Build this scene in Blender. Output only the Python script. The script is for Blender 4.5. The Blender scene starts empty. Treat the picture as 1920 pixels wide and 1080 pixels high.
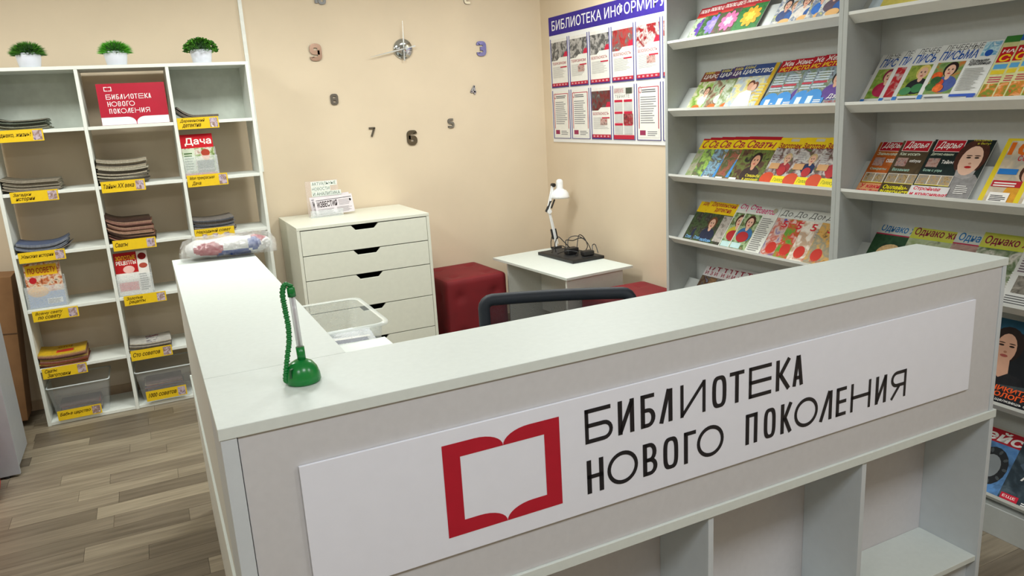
import bpy, bmesh, math, random
from mathutils import Vector, Matrix, noise
R = random.Random(7)
PI = math.pi
SC = bpy.context.scene
COL = SC.collection

# ------------------------------------------------------------------ camera
CAM_LOC = (-0.0455, -1.3368, 1.62)
YAW, PITCH, ROLL, FPX = -0.4406, -0.2365, -0.0586, 1412.4
cam_d = bpy.data.cameras.new('camera')
cam_d.sensor_width = 36.0
cam_d.lens = 36.0 * FPX / 1920.0
cam_d.clip_start = 0.05
cam = bpy.data.objects.new('camera', cam_d)
COL.objects.link(cam)
_fw = Vector((-math.sin(YAW) * math.cos(PITCH), math.cos(YAW) * math.cos(PITCH), math.sin(PITCH)))
_r = Vector((math.cos(YAW), math.sin(YAW), 0))
_u = _r.cross(_fw)
_c, _s = math.cos(ROLL), math.sin(ROLL)
_rx = _c * _r + _s * _u
_uy = -_s * _r + _c * _u
cam.matrix_world = Matrix(((_rx.x, _uy.x, -_fw.x, CAM_LOC[0]), (_rx.y, _uy.y, -_fw.y, CAM_LOC[1]),
                           (_rx.z, _uy.z, -_fw.z, CAM_LOC[2]), (0, 0, 0, 1)))
SC.camera = cam

# ------------------------------------------------------------------ light and exposure
SC.view_settings.view_transform = 'Standard'
SC.view_settings.look = 'None'
SC.view_settings.gamma = 1.0
SC.view_settings.use_curve_mapping = False
SC.view_settings.exposure = 0.0
world = bpy.data.worlds.new('world')
SC.world = world
world.use_nodes = True
world.node_tree.nodes['Background'].inputs[0].default_value = (0.9, 0.95, 1.0, 1)
world.node_tree.nodes['Background'].inputs[1].default_value = 0.05
ROOM = dict(x0=-2.6, x1=2.735, y0=-3.6, y1=3.80, z1=2.75)
BACK_LAMP, FRONT_LAMP = (0.96, 1.0, 0.965), (0.93, 0.965, 1.0)
CEILING_LAMPS = [(2.15, 2.25, 31, BACK_LAMP), (0.65, 2.25, 31, BACK_LAMP), (-1.0, 2.25, 33, BACK_LAMP), (2.0, -1.5, 19, FRONT_LAMP), (0.4, -1.5, 19, FRONT_LAMP), (-1.2, -1.5, 19, FRONT_LAMP)]

# ------------------------------------------------------------------ helpers
def lin(h):
    h = h.lstrip('#')
    out = []
    for i in (0, 2, 4):
        c = int(h[i:i + 2], 16) / 255
        out.append(c / 12.92 if c <= 0.04045 else ((c + 0.055) / 1.055) ** 2.4)
    return tuple(out) + (1.0,)

_M = {}
def M(hexc, rough=0.5, var=0.05, scale=25.0, bump=0.0, metal=0.0, spec=0.5, stretch=(1, 1, 1)):
    """procedural surface: base colour with a slight noise variation"""
    key = (hexc, rough, var, scale, bump, metal, spec, stretch)
    if key in _M:
        return _M[key]
    m = bpy.data.materials.new('surface_' + hexc.strip('#') + '_%d' % len(_M))
    m.use_nodes = True
    nt = m.node_tree
    b = nt.nodes['Principled BSDF']
    b.inputs['Roughness'].default_value = rough
    b.inputs['Metallic'].default_value = metal
    b.inputs['Specular IOR Level'].default_value = spec
    tc = nt.nodes.new('ShaderNodeTexCoord')
    mp = nt.nodes.new('ShaderNodeMapping')
    mp.inputs['Scale'].default_value = stretch
    nz = nt.nodes.new('ShaderNodeTexNoise')
    nz.inputs['Scale'].default_value = scale
    nz.inputs['Detail'].default_value = 4
    nt.links.new(tc.outputs['Object'], mp.inputs['Vector'])
    nt.links.new(mp.outputs['Vector'], nz.inputs['Vector'])
    cr = nt.nodes.new('ShaderNodeValToRGB')
    c = lin(hexc)
    cr.color_ramp.elements[0].position = 0.3
    cr.color_ramp.elements[1].position = 0.7
    cr.color_ramp.elements[0].color = tuple(x * (1 - var) for x in c[:3]) + (1,)
    cr.color_ramp.elements[1].color = tuple(min(1, x * (1 + var)) for x in c[:3]) + (1,)
    nt.links.new(nz.outputs['Fac'], cr.inputs['Fac'])
    nt.links.new(cr.outputs['Color'], b.inputs['Base Color'])
    if bump:
        bp = nt.nodes.new('ShaderNodeBump')
        bp.inputs['Strength'].default_value = bump
        bp.inputs['Distance'].default_value = 0.004
        nt.links.new(nz.outputs['Fac'], bp.inputs['Height'])
        nt.links.new(bp.outputs['Normal'], b.inputs['Normal'])
    _M[key] = m
    return m

def pic(cols, scale=22.0, seed=0.0, rough=0.3):
    """a printed photograph seen from far: soft patches of several colours"""
    key = ('pic', tuple(cols), scale, seed)
    if key in _M:
        return _M[key]
    m = bpy.data.materials.new('print_%d' % len(_M))
    m.use_nodes = True
    nt = m.node_tree
    b = nt.nodes['Principled BSDF']
    b.inputs['Roughness'].default_value = max(rough, .5)
    b.inputs['Specular IOR Level'].default_value = .25
    tc = nt.nodes.new('ShaderNodeTexCoord')
    mp = nt.nodes.new('ShaderNodeMapping')
    mp.inputs['Location'].default_value = (seed * 3.1, seed * 1.7, seed)
    nz = nt.nodes.new('ShaderNodeTexNoise')
    nz.inputs['Scale'].default_value = scale * 1.7
    nz.inputs['Detail'].default_value = 5
    nz.inputs['Distortion'].default_value = 0.6
    nt.links.new(tc.outputs['Object'], mp.inputs['Vector'])
    nt.links.new(mp.outputs['Vector'], nz.inputs['Vector'])
    cr = nt.nodes.new('ShaderNodeValToRGB')
    n = len(cols)
    els = cr.color_ramp.elements
    while len(els) < n:
        els.new(0.5)
    for i, c in enumerate(cols):
        els[i].position = 0.28 + 0.44 * i / max(1, n - 1)
        els[i].color = lin(c)
    nt.links.new(nz.outputs['Fac'], cr.inputs['Fac'])
    nt.links.new(cr.outputs['Color'], b.inputs['Base Color'])
    _M[key] = m
    return m

def clear_plastic(name, tint='#eef2f2', see=0.8, rough=0.12):
    if name in _M:
        return _M[name]
    m = bpy.data.materials.new(name)
    m.use_nodes = True
    nt = m.node_tree
    b = nt.nodes['Principled BSDF']
    b.inputs['Base Color'].default_value = lin(tint)
    b.inputs['Roughness'].default_value = rough
    tr = nt.nodes.new('ShaderNodeBsdfTransparent')
    tr.inputs['Color'].default_value = (0.97, 0.98, 0.98, 1)
    mx = nt.nodes.new('ShaderNodeMixShader')
    nz = nt.nodes.new('ShaderNodeTexNoise')
    nz.inputs['Scale'].default_value = 18
    mr = nt.nodes.new('ShaderNodeMapRange')
    mr.inputs['To Min'].default_value = 1 - see - 0.04
    mr.inputs['To Max'].default_value = 1 - see + 0.04
    nt.links.new(nz.outputs['Fac'], mr.inputs['Value'])
    nt.links.new(mr.outputs['Result'], mx.inputs['Fac'])
    nt.links.new(tr.outputs['BSDF'], mx.inputs[1])
    nt.links.new(b.outputs['BSDF'], mx.inputs[2])
    nt.links.new(mx.outputs['Shader'], nt.nodes['Material Output'].inputs['Surface'])
    _M[name] = m
    return m

class MB:
    """collects polygons for one mesh object"""
    def __init__(s):
        s.v, s.f, s.m, s.mats, s.smooth = [], [], [], [], False
    def mi(s, m):
        if m not in s.mats:
            s.mats.append(m)
        return s.mats.index(m)
    def add(s, vs, fs, m):
        o = len(s.v)
        s.v += [tuple(x) for x in vs]
        k = s.mi(m)
        for f in fs:
            s.f.append(tuple(i + o for i in f))
            s.m.append(k)
        return s
    def box(s, x0, x1, y0, y1, z0, z1, m):
        vs = [(x, y, z) for z in (z0, z1) for y in (y0, y1) for x in (x0, x1)]
        return s.add(vs, [(0, 2, 3, 1), (4, 5, 7, 6), (0, 1, 5, 4), (2, 6, 7, 3), (0, 4, 6, 2), (1, 3, 7, 5)], m)
    def poly(s, pts, m):
        return s.add(pts, [tuple(range(len(pts)))], m)
    def prism(s, pts2, a0, a1, m, axis='y'):
        """outline in the two other axes pushed from a0 to a1 along axis"""
        def P(p, a):
            return {'y': (p[0], a, p[1]), 'x': (a, p[0], p[1]), 'z': (p[0], p[1], a)}[axis]
        n = len(pts2)
        vs = [P(p, a0) for p in pts2] + [P(p, a1) for p in pts2]
        fs = [tuple(range(n)), tuple(range(2 * n - 1, n - 1, -1))]
        fs += [(i, i + n, (i + 1) % n + n, (i + 1) % n) for i in range(n)]
        return s.add(vs, fs, m)
    def lathe(s, prof, m, c=(0, 0, 0), n=24, sx=1, sy=1):
        vs, fs = [], []
        for r, z in prof:
            for i in range(n):
                a = 2 * PI * i / n
                vs.append((c[0] + r * math.cos(a) * sx, c[1] + r * math.sin(a) * sy, c[2] + z))
        for k in range(len(prof) - 1):
            for i in range(n):
                j = (i + 1) % n
                fs.append((k * n + i, k * n + j, (k + 1) * n + j, (k + 1) * n + i))
        if prof[0][0] > 1e-6:
            fs.append(tuple(range(n - 1, -1, -1)))
        if prof[-1][0] > 1e-6:
            fs.append(tuple((len(prof) - 1) * n + i for i in range(n)))
        return s.add(vs, fs, m)
    def tube(s, pts, r, m, n=8, closed=False):
        pts = [Vector(p) for p in pts]
        N = len(pts)
        vs, fs = [], []
        prev = None
        for i, p in enumerate(pts):
            if closed:
                t = pts[(i + 1) % N] - pts[i - 1]
            else:
                t = pts[min(i + 1, N - 1)] - pts[max(i - 1, 0)]
            t.normalize()
            if prev is None:
                a = t.cross(Vector((0, 0, 1)))
                if a.length < 0.05:
                    a = t.cross(Vector((0, 1, 0)))
            else:
                a = prev - t * prev.dot(t)
            a.normalize()
            prev = a
            b = t.cross(a)
            rr = r[i] if isinstance(r, (list, tuple)) else r
            for k in range(n):
                q = 2 * PI * k / n
                vs.append(p + (a * math.cos(q) + b * math.sin(q)) * rr)
        for i in range(N if closed else N - 1):
            j = (i + 1) % N
            for k in range(n):
                l = (k + 1) % n
                fs.append((i * n + k, i * n + l, j * n + l, j * n + k))
        if not closed:
            fs.append(tuple(range(n - 1, -1, -1)))
            fs.append(tuple((N - 1) * n + k for k in range(n)))
        return s.add(vs, fs, m)
    def mesh(s, name):
        me = bpy.data.meshes.new(name)
        me.from_pydata(s.v, [], s.f)
        for m in s.mats:
            me.materials.append(m)
        me.polygons.foreach_set('material_index', s.m)
        if s.smooth:
            me.polygons.foreach_set('use_smooth', [True] * len(s.f))
        me.update()
        return me
    def obj(s, name, parent=None, bevel=0.0, mw=None):
        o = bpy.data.objects.new(name, s.mesh(name))
        COL.objects.link(o)
        if parent is not None:
            o.parent = parent
        if mw is not None:
            o.matrix_world = mw
        if bevel:
            bv = o.modifiers.new('edge', 'BEVEL')
            bv.width = bevel
            bv.segments = 2
            bv.limit_method = 'ANGLE'
        return o

def tag(o, label, cat, group=None):
    o['label'] = label
    o['category'] = cat
    if group:
        o['group'] = group
    return o
def thing(name, loc, label, cat, group=None, rot=(0, 0, 0)):
    o = bpy.data.objects.new(name, None)
    COL.objects.link(o)
    o.location = loc
    o.rotation_euler = rot
    o.empty_display_size = 0.05
    return tag(o, label, cat, group)
def struct(o):
    o['kind'] = 'structure'
    return o
def board(name, parent, x0, x1, y0, y1, z0, z1, m, bevel=0.0012):
    return MB().box(x0, x1, y0, y1, z0, z1, m).obj(name, parent, bevel)

# ---- lettering
_TX = {}
def text_geo(s, shear=0.0, bold=0.0):
    key = (s, shear, bold)
    if key not in _TX:
        cu = bpy.data.curves.new('lettering', 'FONT')
        cu.body = s
        cu.size = 1.0
        cu.shear = shear
        cu.offset = bold
        cu.resolution_u = 2
        cu.fill_mode = 'FRONT'
        o = bpy.data.objects.new('lettering', cu)
        COL.objects.link(o)
        dg = bpy.context.evaluated_depsgraph_get()
        me = bpy.data.meshes.new_from_object(o.evaluated_get(dg))
        vs = [(v.co.x, v.co.y) for v in me.vertices]
        fs = [tuple(p.vertices) for p in me.polygons]
        bpy.data.objects.remove(o)
        bpy.data.curves.remove(cu)
        bpy.data.meshes.remove(me)
        xs = [v[0] for v in vs] or [0, 1]
        ys = [v[1] for v in vs] or [0, 1]
        _TX[key] = (vs, fs, min(xs), max(xs), min(ys), max(ys))
    return _TX[key]

_PM = {}
def PM(m):
    """the same ink on matt paper"""
    if m.name not in _PM:
        c = m.copy()
        b = c.node_tree.nodes['Principled BSDF']
        b.inputs['Roughness'].default_value = .6
        b.inputs['Specular IOR Level'].default_value = .15
        _PM[m.name] = c
    return _PM[m.name]

class Print:
    """flat print on a page of w x h metres: layers of colour, each a hair above the last"""
    def __init__(s, w, h):
        s.w, s.h, s.z, s.mb = w, h, 0.0002, MB()
    def up(s):
        s.z += 0.00012
        return s.z
    def rect(s, u0, v0, u1, v1, m):
        m = PM(m)
        z = s.up()
        w, h = s.w, s.h
        s.mb.poly([(u0 * w, v0 * h, z), (u1 * w, v0 * h, z), (u1 * w, v1 * h, z), (u0 * w, v1 * h, z)], m)
        return s
    def poly(s, pts, m):
        m = PM(m)
        z = s.up()
        s.mb.poly([(u * s.w, v * s.h, z) for u, v in pts], m)
        return s
    def ell(s, cu, cv, ru, rv, m, n=18, rot=0.0):
        """radii in metres"""
        m = PM(m)
        z = s.up()
        pts = []
        for i in range(n):
            a = 2 * PI * i / n
            x, y = ru * math.cos(a), rv * math.sin(a)
            pts.append((cu * s.w + x * math.cos(rot) - y * math.sin(rot), cv * s.h + x * math.sin(rot) + y * math.cos(rot), z))
        s.mb.poly(pts, m)
        return s
    def text(s, st, u0, v0, u1, v1, m, shear=0.0, bold=0.0, fit=True):
        """lettering stretched to fill a box"""
        m = PM(m)
        vs, fs, a, b, c, d = text_geo(st, shear, bold)
        z = s.up()
        kx = (u1 - u0) * s.w / max(1e-6, b - a)
        ky = (v1 - v0) * s.h / max(1e-6, d - c)
        if not fit:
            kx = min(kx, ky)
        s.mb.add([(u0 * s.w + (x - a) * kx, v0 * s.h + (y - c) * ky, z) for x, y in vs], fs, m)
        return s
    def lines(s, u0, v0, u1, v1, n, m, rnd=None, fill=0.5):
        m = PM(m)
        rnd = rnd or R
        z = s.up()
        st = (v1 - v0) / n
        for i in range(n):
            v = v1 - (i + 1) * st
            ue = u0 + (u1 - u0) * rnd.uniform(0.72, 1.0)
            s.mb.poly([(u0 * s.w, v * s.h, z), (ue * s.w, v * s.h, z), (ue * s.w, (v + st * fill) * s.h, z), (u0 * s.w, (v + st * fill) * s.h, z)], m)
        return s
    def face(s, cu, cv, k, skin, hair, lips='#a8323a', coat=None):
        """a printed portrait, k = half height of the face in metres"""
        w, h = s.w, s.h
        if coat:
            s.ell(cu, cv - 2.25 * k / h, 1.75 * k, 1.35 * k, M(coat, .3, .12, 60))
        s.ell(cu, cv + .18 * k / h, 1.05 * k, 1.2 * k, M(hair, .3, .2, 60))
        s.ell(cu, cv - 1.0 * k / h, .36 * k, .55 * k, M(skin, .3, .06))
        s.ell(cu, cv - .05 * k / h, .72 * k, .98 * k, M(skin, .3, .06))
        for sg in (-1, 1):
            s.ell(cu + sg * .3 * k / w, cv + .2 * k / h, .17 * k, .05 * k, M('#3a2a24', .3))
            s.ell(cu + sg * .3 * k / w, cv + .06 * k / h, .13 * k, .07 * k, M('#2a2020', .3))
        s.ell(cu + .04 * k / w, cv - .28 * k / h, .1 * k, .06 * k, M('#a8705c', .3))
        s.ell(cu, cv - .52 * k / h, .24 * k, .09 * k, M(lips, .3))
        return s
    def obj(s, name, parent):
        return s.mb.obj(name, parent)

# ------------------------------------------------------------------ shared surfaces
WHITE = M('#d5dcd7', 0.5, 0.02, 60, 0.04)
WHITE2 = M('#d8dad4', 0.45, 0.02, 60)
EDGE = M('#c9d0d4', 0.4, 0.02)
RACKM = M('#b2b6b4', 0.5, 0.02, 60)
CHESTM = M('#dfe0d2', 0.35, 0.02, 40)
BLACK = M('#17181b', 0.4, 0.1)
RED = M('#b5182e', 0.35, 0.03)
INK = M('#1b1a20', 0.4, 0.05)
PAPER = M('#e9e8e2', 0.6, 0.03)
WALLM = M('#dac9b0', 0.75, 0.03, 3.0, 0.03)
GREY_TXT = M('#6c6a68', 0.5)

# ------------------------------------------------------------------ the setting
x0, x1, y0, y1, z1 = ROOM['x0'], ROOM['x1'], ROOM['y0'], ROOM['y1'], ROOM['z1']
struct(MB().box(x0 - .1, x1 + .1, y1, y1 + .1, 0, z1, WALLM).obj('wall_back'))
struct(MB().box(x1, x1 + .1, y0, y1, 0, z1, WALLM).obj('wall_right'))
struct(MB().box(x0 - .1, x0, y0, y1, 0, z1, WALLM).obj('wall_left'))
struct(MB().box(x0 - .1, x1 + .1, y0 - .1, y0, 0, z1, WALLM).obj('wall_front'))
struct(MB().box(x0 - .1, x1 + .1, y0 - .1, y1 + .1, z1, z1 + .1, M('#eeeeea', 0.8, 0.02, 8)).obj('ceiling'))
floor = struct(MB().box(x0 - .1, x1 + .1, y0 - .1, y1 + .1, -.1, -.004, M('#4a4238', 0.7)).obj('floor'))
struct(MB().box(x0, x1, y1 - .014, y1, 0, .06, M('#b9a184', .5)).obj('baseboard_back'))
struct(MB().box(x1 - .014, x1, 2.06, y1 - .014, 0, .06, M('#b9a184', .5)).obj('baseboard_right'))
struct(MB().box(.628, .650, y1 - .014, y1, 1.3, z1, M('#e6e8e2', .4)).obj('trim_1'))

def plank_material():
    m = bpy.data.materials.new('laminate_wood')
    m.use_nodes = True
    nt = m.node_tree
    L = nt.links
    b = nt.nodes['Principled BSDF']
    b.inputs['Roughness'].default_value = 0.42
    oi = nt.nodes.new('ShaderNodeObjectInfo')
    ge = nt.nodes.new('ShaderNodeNewGeometry')
    ad = nt.nodes.new('ShaderNodeMath')
    ad.operation = 'ADD'
    L.new(oi.outputs['Random'], ad.inputs[0])
    L.new(ge.outputs['Random Per Island'], ad.inputs[1])
    fr = nt.nodes.new('ShaderNodeMath')
    fr.operation = 'FRACT'
    L.new(ad.outputs[0], fr.inputs[0])
    tc = nt.nodes.new('ShaderNodeTexCoord')
    mp = nt.nodes.new('ShaderNodeMapping')
    mp.inputs['Scale'].default_value = (1.6, 22, 1)
    L.new(tc.outputs['Object'], mp.inputs['Vector'])
    cb = nt.nodes.new('ShaderNodeCombineXYZ')
    L.new(fr.outputs[0], cb.inputs['X'])
    L.new(fr.outputs[0], cb.inputs['Z'])
    sc = nt.nodes.new('ShaderNodeVectorMath')
    sc.operation = 'SCALE'
    sc.inputs['Scale'].default_value = 37
    L.new(cb.outputs[0], sc.inputs[0])
    av = nt.nodes.new('ShaderNodeVectorMath')
    L.new(mp.outputs[0], av.inputs[0])
    L.new(sc.outputs[0], av.inputs[1])
    nz = nt.nodes.new('ShaderNodeTexNoise')
    nz.inputs['Scale'].default_value = 2.2
    nz.inputs['Detail'].default_value = 6
    L.new(av.outputs[0], nz.inputs['Vector'])
    tone = nt.nodes.new('ShaderNodeValToRGB')
    e = tone.color_ramp.elements
    e[0].position, e[0].color = 0.0, lin('#675d4f')
    e[1].position, e[1].color = 1.0, lin('#968b78')
    k = e.new(.5)
    k.color = lin('#7f7464')
    L.new(fr.outputs[0], tone.inputs['Fac'])
    gr = nt.nodes.new('ShaderNodeValToRGB')
    g = gr.color_ramp.elements
    g[0].position, g[0].color = .3, (.62, .60, .57, 1)
    g[1].position, g[1].color = .7, (1.12, 1.12, 1.1, 1)
    L.new(nz.outputs['Fac'], gr.inputs['Fac'])
    mx = nt.nodes.new('ShaderNodeMix')
    mx.data_type = 'RGBA'
    mx.blend_type = 'MULTIPLY'
    mx.inputs['Factor'].default_value = 1.0
    L.new(tone.outputs['Color'], mx.inputs['A'])
    L.new(gr.outputs['Color'], mx.inputs['B'])
    L.new(mx.outputs['Result'], b.inputs['Base Color'])
    return m
WOOD = plank_material()
PW = 0.114
rest = MB()
lens = [0.42, 0.56, 0.7, 0.84]
pl_mesh = {}
rp = random.Random(3)
row = 0
yy = y0
while yy < y1 - .02:
    xx = x0 - rp.uniform(0, .5)
    while xx < x1:
        ln = rp.choice(lens)
        a, bx = max(xx, x0), min(xx + ln, x1)
        vis = (-1.9 < bx and a < .55 and .95 < yy < 3.8) or (a > 1.9 and -.9 < yy < .95)
        if bx - a > .01:
            if vis and abs(bx - a - ln) < 1e-6:
                if ln not in pl_mesh:
                    pl_mesh[ln] = MB().box(.0006, ln - .0006, .0006, PW - .0006, -.004, 0, WOOD).mesh('plank')
                o = bpy.data.objects.new('plank', pl_mesh[ln])
                COL.objects.link(o)
                o.parent = floor
                o.location = (xx, yy, 0)
            elif vis:
                o = MB().box(.0006, bx - a - .0006, .0006, PW - .0006, -.004, 0, WOOD).obj('plank', floor)
                o.location = (a, yy, 0)
            else:
                rest.box(a + .0006, bx - .0006, yy + .0006, min(yy + PW, y1) - .0006, -.004, 0, WOOD)
        xx += ln
    yy += PW
    row += 1
o = rest.obj('planking', floor)
o['kind'] = 'stuff'

# ceiling lamps: square diffuser panels in a metal frame
diff = bpy.data.materials.new('lamp_diffuser')
diff.use_nodes = True
_b = diff.node_tree.nodes['Principled BSDF']
_b.inputs['Base Color'].default_value = (.9, .9, .88, 1)
_b.inputs['Emission Color'].default_value = BACK_LAMP + (1,)
_b.inputs['Emission Strength'].default_value = 3.0
where = [a + b for a in ('over the staff side ', 'over the visitors side ') for b in ('by the magazine rack', 'in the middle', 'by the left wall')]
for i, (lx, ly, pw, LAMP_COLOUR) in enumerate(CEILING_LAMPS):
    t = thing('ceiling_light', (lx, ly, z1), 'square white ceiling light panel ' + where[i], 'ceiling light', 'ceiling light panels')
    fr = MB()
    for a in ((-.3, .3, -.3, -.285), (-.3, .3, .285, .3), (-.3, -.285, -.285, .285), (.285, .3, -.285, .285)):
        fr.box(*a, -.03, 0, WHITE2)
    fr.obj('frame', t)
    MB().box(-.285, .285, -.285, .285, -.02, -.008, diff).obj('diffuser', t)
    ld = bpy.data.lights.new('panel_light', 'AREA')
    ld.shape = 'SQUARE'
    ld.size = .56
    ld.energy = pw
    ld.color = LAMP_COLOUR
    lo = bpy.data.objects.new('panel_light', ld)
    COL.objects.link(lo)
    lo.parent = t
    lo.location = (0, 0, -.035)

# ------------------------------------------------------------------ reception counter
H, CT, CL, CD, AY = 1.1, .0226, 2.2198, .3023, 1.9218
ZL = .616
ctr = thing('reception_counter', (0, 0, 0), 'white L-shaped reception counter with open cubbies under the lettered front', 'counter')
FAS = M('#c9c9cb', 0.5, 0.02, 60)
board('front_top', ctr, 0, CL, 0, CD, H - CT, H, WHITE)
board('side_top', ctr, 0, CD, CD + .0012, AY, H - CT, H, WHITE)
board('side_panel', ctr, .002, .030, .002, CD, ZL, H - CT - .0003, EDGE)
board('side_panel', ctr, .002, .020, CD + .0006, AY - .01, ZL, H - CT - .0003, WHITE2)
board('end_panel', ctr, .0235, CD - .004, AY - .026, AY - .01, 0.0, H - CT - .0003, WHITE2)
board('side_panel', ctr, CL - .020, CL - .003, .002, CD - .004, ZL, H - CT - .0003, EDGE)
board('fascia', ctr, .0312, CL - .0202, .005, .021, ZL, H - CT - .0003, FAS)
board('inner_panel', ctr, .0312, CL - .0202, CD - .02, CD - .004, .0, H - CT - .0003, WHITE2)
board('inner_panel', ctr, CD - .02, CD - .004, CD, AY - .027, .0, H - CT - .0003, WHITE2)
board('ledge', ctr, -.0045, CL + .0095, -.0025, CD - .021, ZL - .026, ZL - .0003, WHITE)
board('side_ledge', ctr, -.0045, .0300, CD - .0205, AY, ZL - .012, ZL - .0003, WHITE)
board('lower_side', ctr, -.003, .014, .0, CD - .021, 0, ZL - .0265, EDGE)
board('lower_side', ctr, -.003, .014, CD - .0205, AY - .002, 0, ZL - .0125, WHITE2)
board('lower_side', ctr, CL - .014, CL + .004, .0, CD - .021, 0, ZL - .0265, EDGE)
DIV = [.545, 1.0945, 1.645]
for xd in DIV:
    board('divider', ctr, xd, xd + .017, .004, .207, .105, ZL - .0265, EDGE)
board('bottom_shelf', ctr, .0142, CL - .0142, .004, .207, .086, .1045, WHITE)
board('back_panel', ctr, .0142, CL - .0142, .2075, .215, .02, ZL - .0265, M('#cfcdd0', .5, .02, 60))
board('plinth', ctr, .0142, CL - .0142, .03, .045, 0, .0855, EDGE)
board('inner_desktop', ctr, CD - .0035, .731, CD + .002, 1.548, .718, .74, WHITE)
board('desktop_leg', ctr, .69, .708, 1.50, 1.53, 0, .7175, WHITE2)

# sign with the library's name
SW, SH = 1.951, .2795
sg = MB().box(0, SW, 0, SH, -.006, 0, M('#e8ebf5', 0.4, 0.01)).obj('name_sign', None, .0008)
tag(sg, 'long white sign board with red open-book emblem and black lettering on the counter front', 'sign')
SX, SZ = .1276, .7154
sg.matrix_world = Matrix(((1, 0, 0, SX), (0, 0, -1, -.0025), (0, 1, 0, SZ), (0, 0, 0, 1)))

def book_halves(xa, xb, za, zb, bar, tk):
    """the open-book frame: left and right halves as outlines"""
    xc = (xa + xb) / 2
    out = []
    for sgn in (1, -1):
        X = (lambda d: xa + d) if sgn == 1 else (lambda d: xb - d)
        hw = (xb - xa) / 2
        cw = hw * .47
        pts = [(X(0), za), (X(0), zb), (X(hw - cw), zb)]
        for i in range(1, 9):
            t = i / 8
            pts.append((X(hw - cw + cw * math.sin(t * PI / 2)), zb - tk * (1 - math.cos(t * PI / 2))))
        pts += [(X(bar), zb - tk), (X(bar), za + tk), (X(hw - cw), za + tk)]
        for i in range(1, 9):
            t = i / 8
            pts.append((X(hw - cw + cw * math.sin(t * PI / 2)), za + tk * math.cos(t * PI / 2)))
        out.append(pts if sgn == -1 else pts[::-1])
    return out
em = MB()
for pts in book_halves(.406 - SX, .677 - SX, .757 - SZ, .964 - SZ, .038, .032):
    em.poly([(p[0], p[1], .0006) for p in pts], RED)
em.obj('book_emblem', sg)

# letters drawn with strokes; every glyph fills a box w x h
def seg(mb, m, a, b, t, z):
    a, b = Vector(a), Vector(b)
    d = (b - a).normalized()
    n = Vector((-d.y, d.x)) * t / 2
    mb.poly([(a.x + n.x, a.y + n.y, z), (a.x - n.x, a.y - n.y, z), (b.x - n.x, b.y - n.y, z), (b.x + n.x, b.y + n.y, z)], m)
def ring(mb, m, x, y, w, h, t, z, n=28, ex=2.0, th=None):
    th = th or t
    vs = []
    for k in range(n):
        a = 2 * PI * k / n
        ca, sa = math.cos(a), math.sin(a)
        f = lambda c: math.copysign(abs(c) ** (2 / ex), c)
        vs.append((x + w / 2 + w / 2 * f(ca), y + h / 2 + h / 2 * f(sa), z))
    for k in range(n):
        a = 2 * PI * k / n
        f = lambda c: math.copysign(abs(c) ** (2 / ex), c)
        vs.append((x + w / 2 + (w / 2 - t) * f(math.cos(a)), y + h / 2 + (h / 2 - th) * f(math.sin(a)), z))
    mb.add(vs, [(k, (k + 1) % n, (k + 1) % n + n, k + n) for k in range(n)], m)
def bowl(mb, m, x, y, w, h, t, th, z, flip=False):
    """a half-round bowl from a stem: bars at top and bottom joined by an arc"""
    r = h / 2
    rw = min(r, w * .6)
    pts_o = [(x, y), (x + w - rw, y)] + [(x + w - rw + rw * math.sin(PI * i / 10), y + r - r * math.cos(PI * i / 10)) for i in range(1, 10)] + [(x + w - rw, y + h), (x, y + h)]
    pts_i = [(x, y + th), (x + w - rw, y + th)] + [(x + w - rw + (rw - t) * math.sin(PI * i / 10), y + r - (r - th) * math.cos(PI * i / 10)) for i in range(1, 10)] + [(x + w - rw, y + h - th), (x, y + h - th)]
    n = len(pts_o)
    if flip:
        mir = lambda p: (2 * x - p[0] + 0, p[1])
        pts_o = [mir(p) for p in pts_o]
        pts_i = [mir(p) for p in pts_i]
    mb.add([(p[0], p[1], z) for p in pts_o] + [(p[0], p[1], z) for p in pts_i], [(i, i + 1, i + 1 + n, i + n) for i in range(n - 1)], m)
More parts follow.
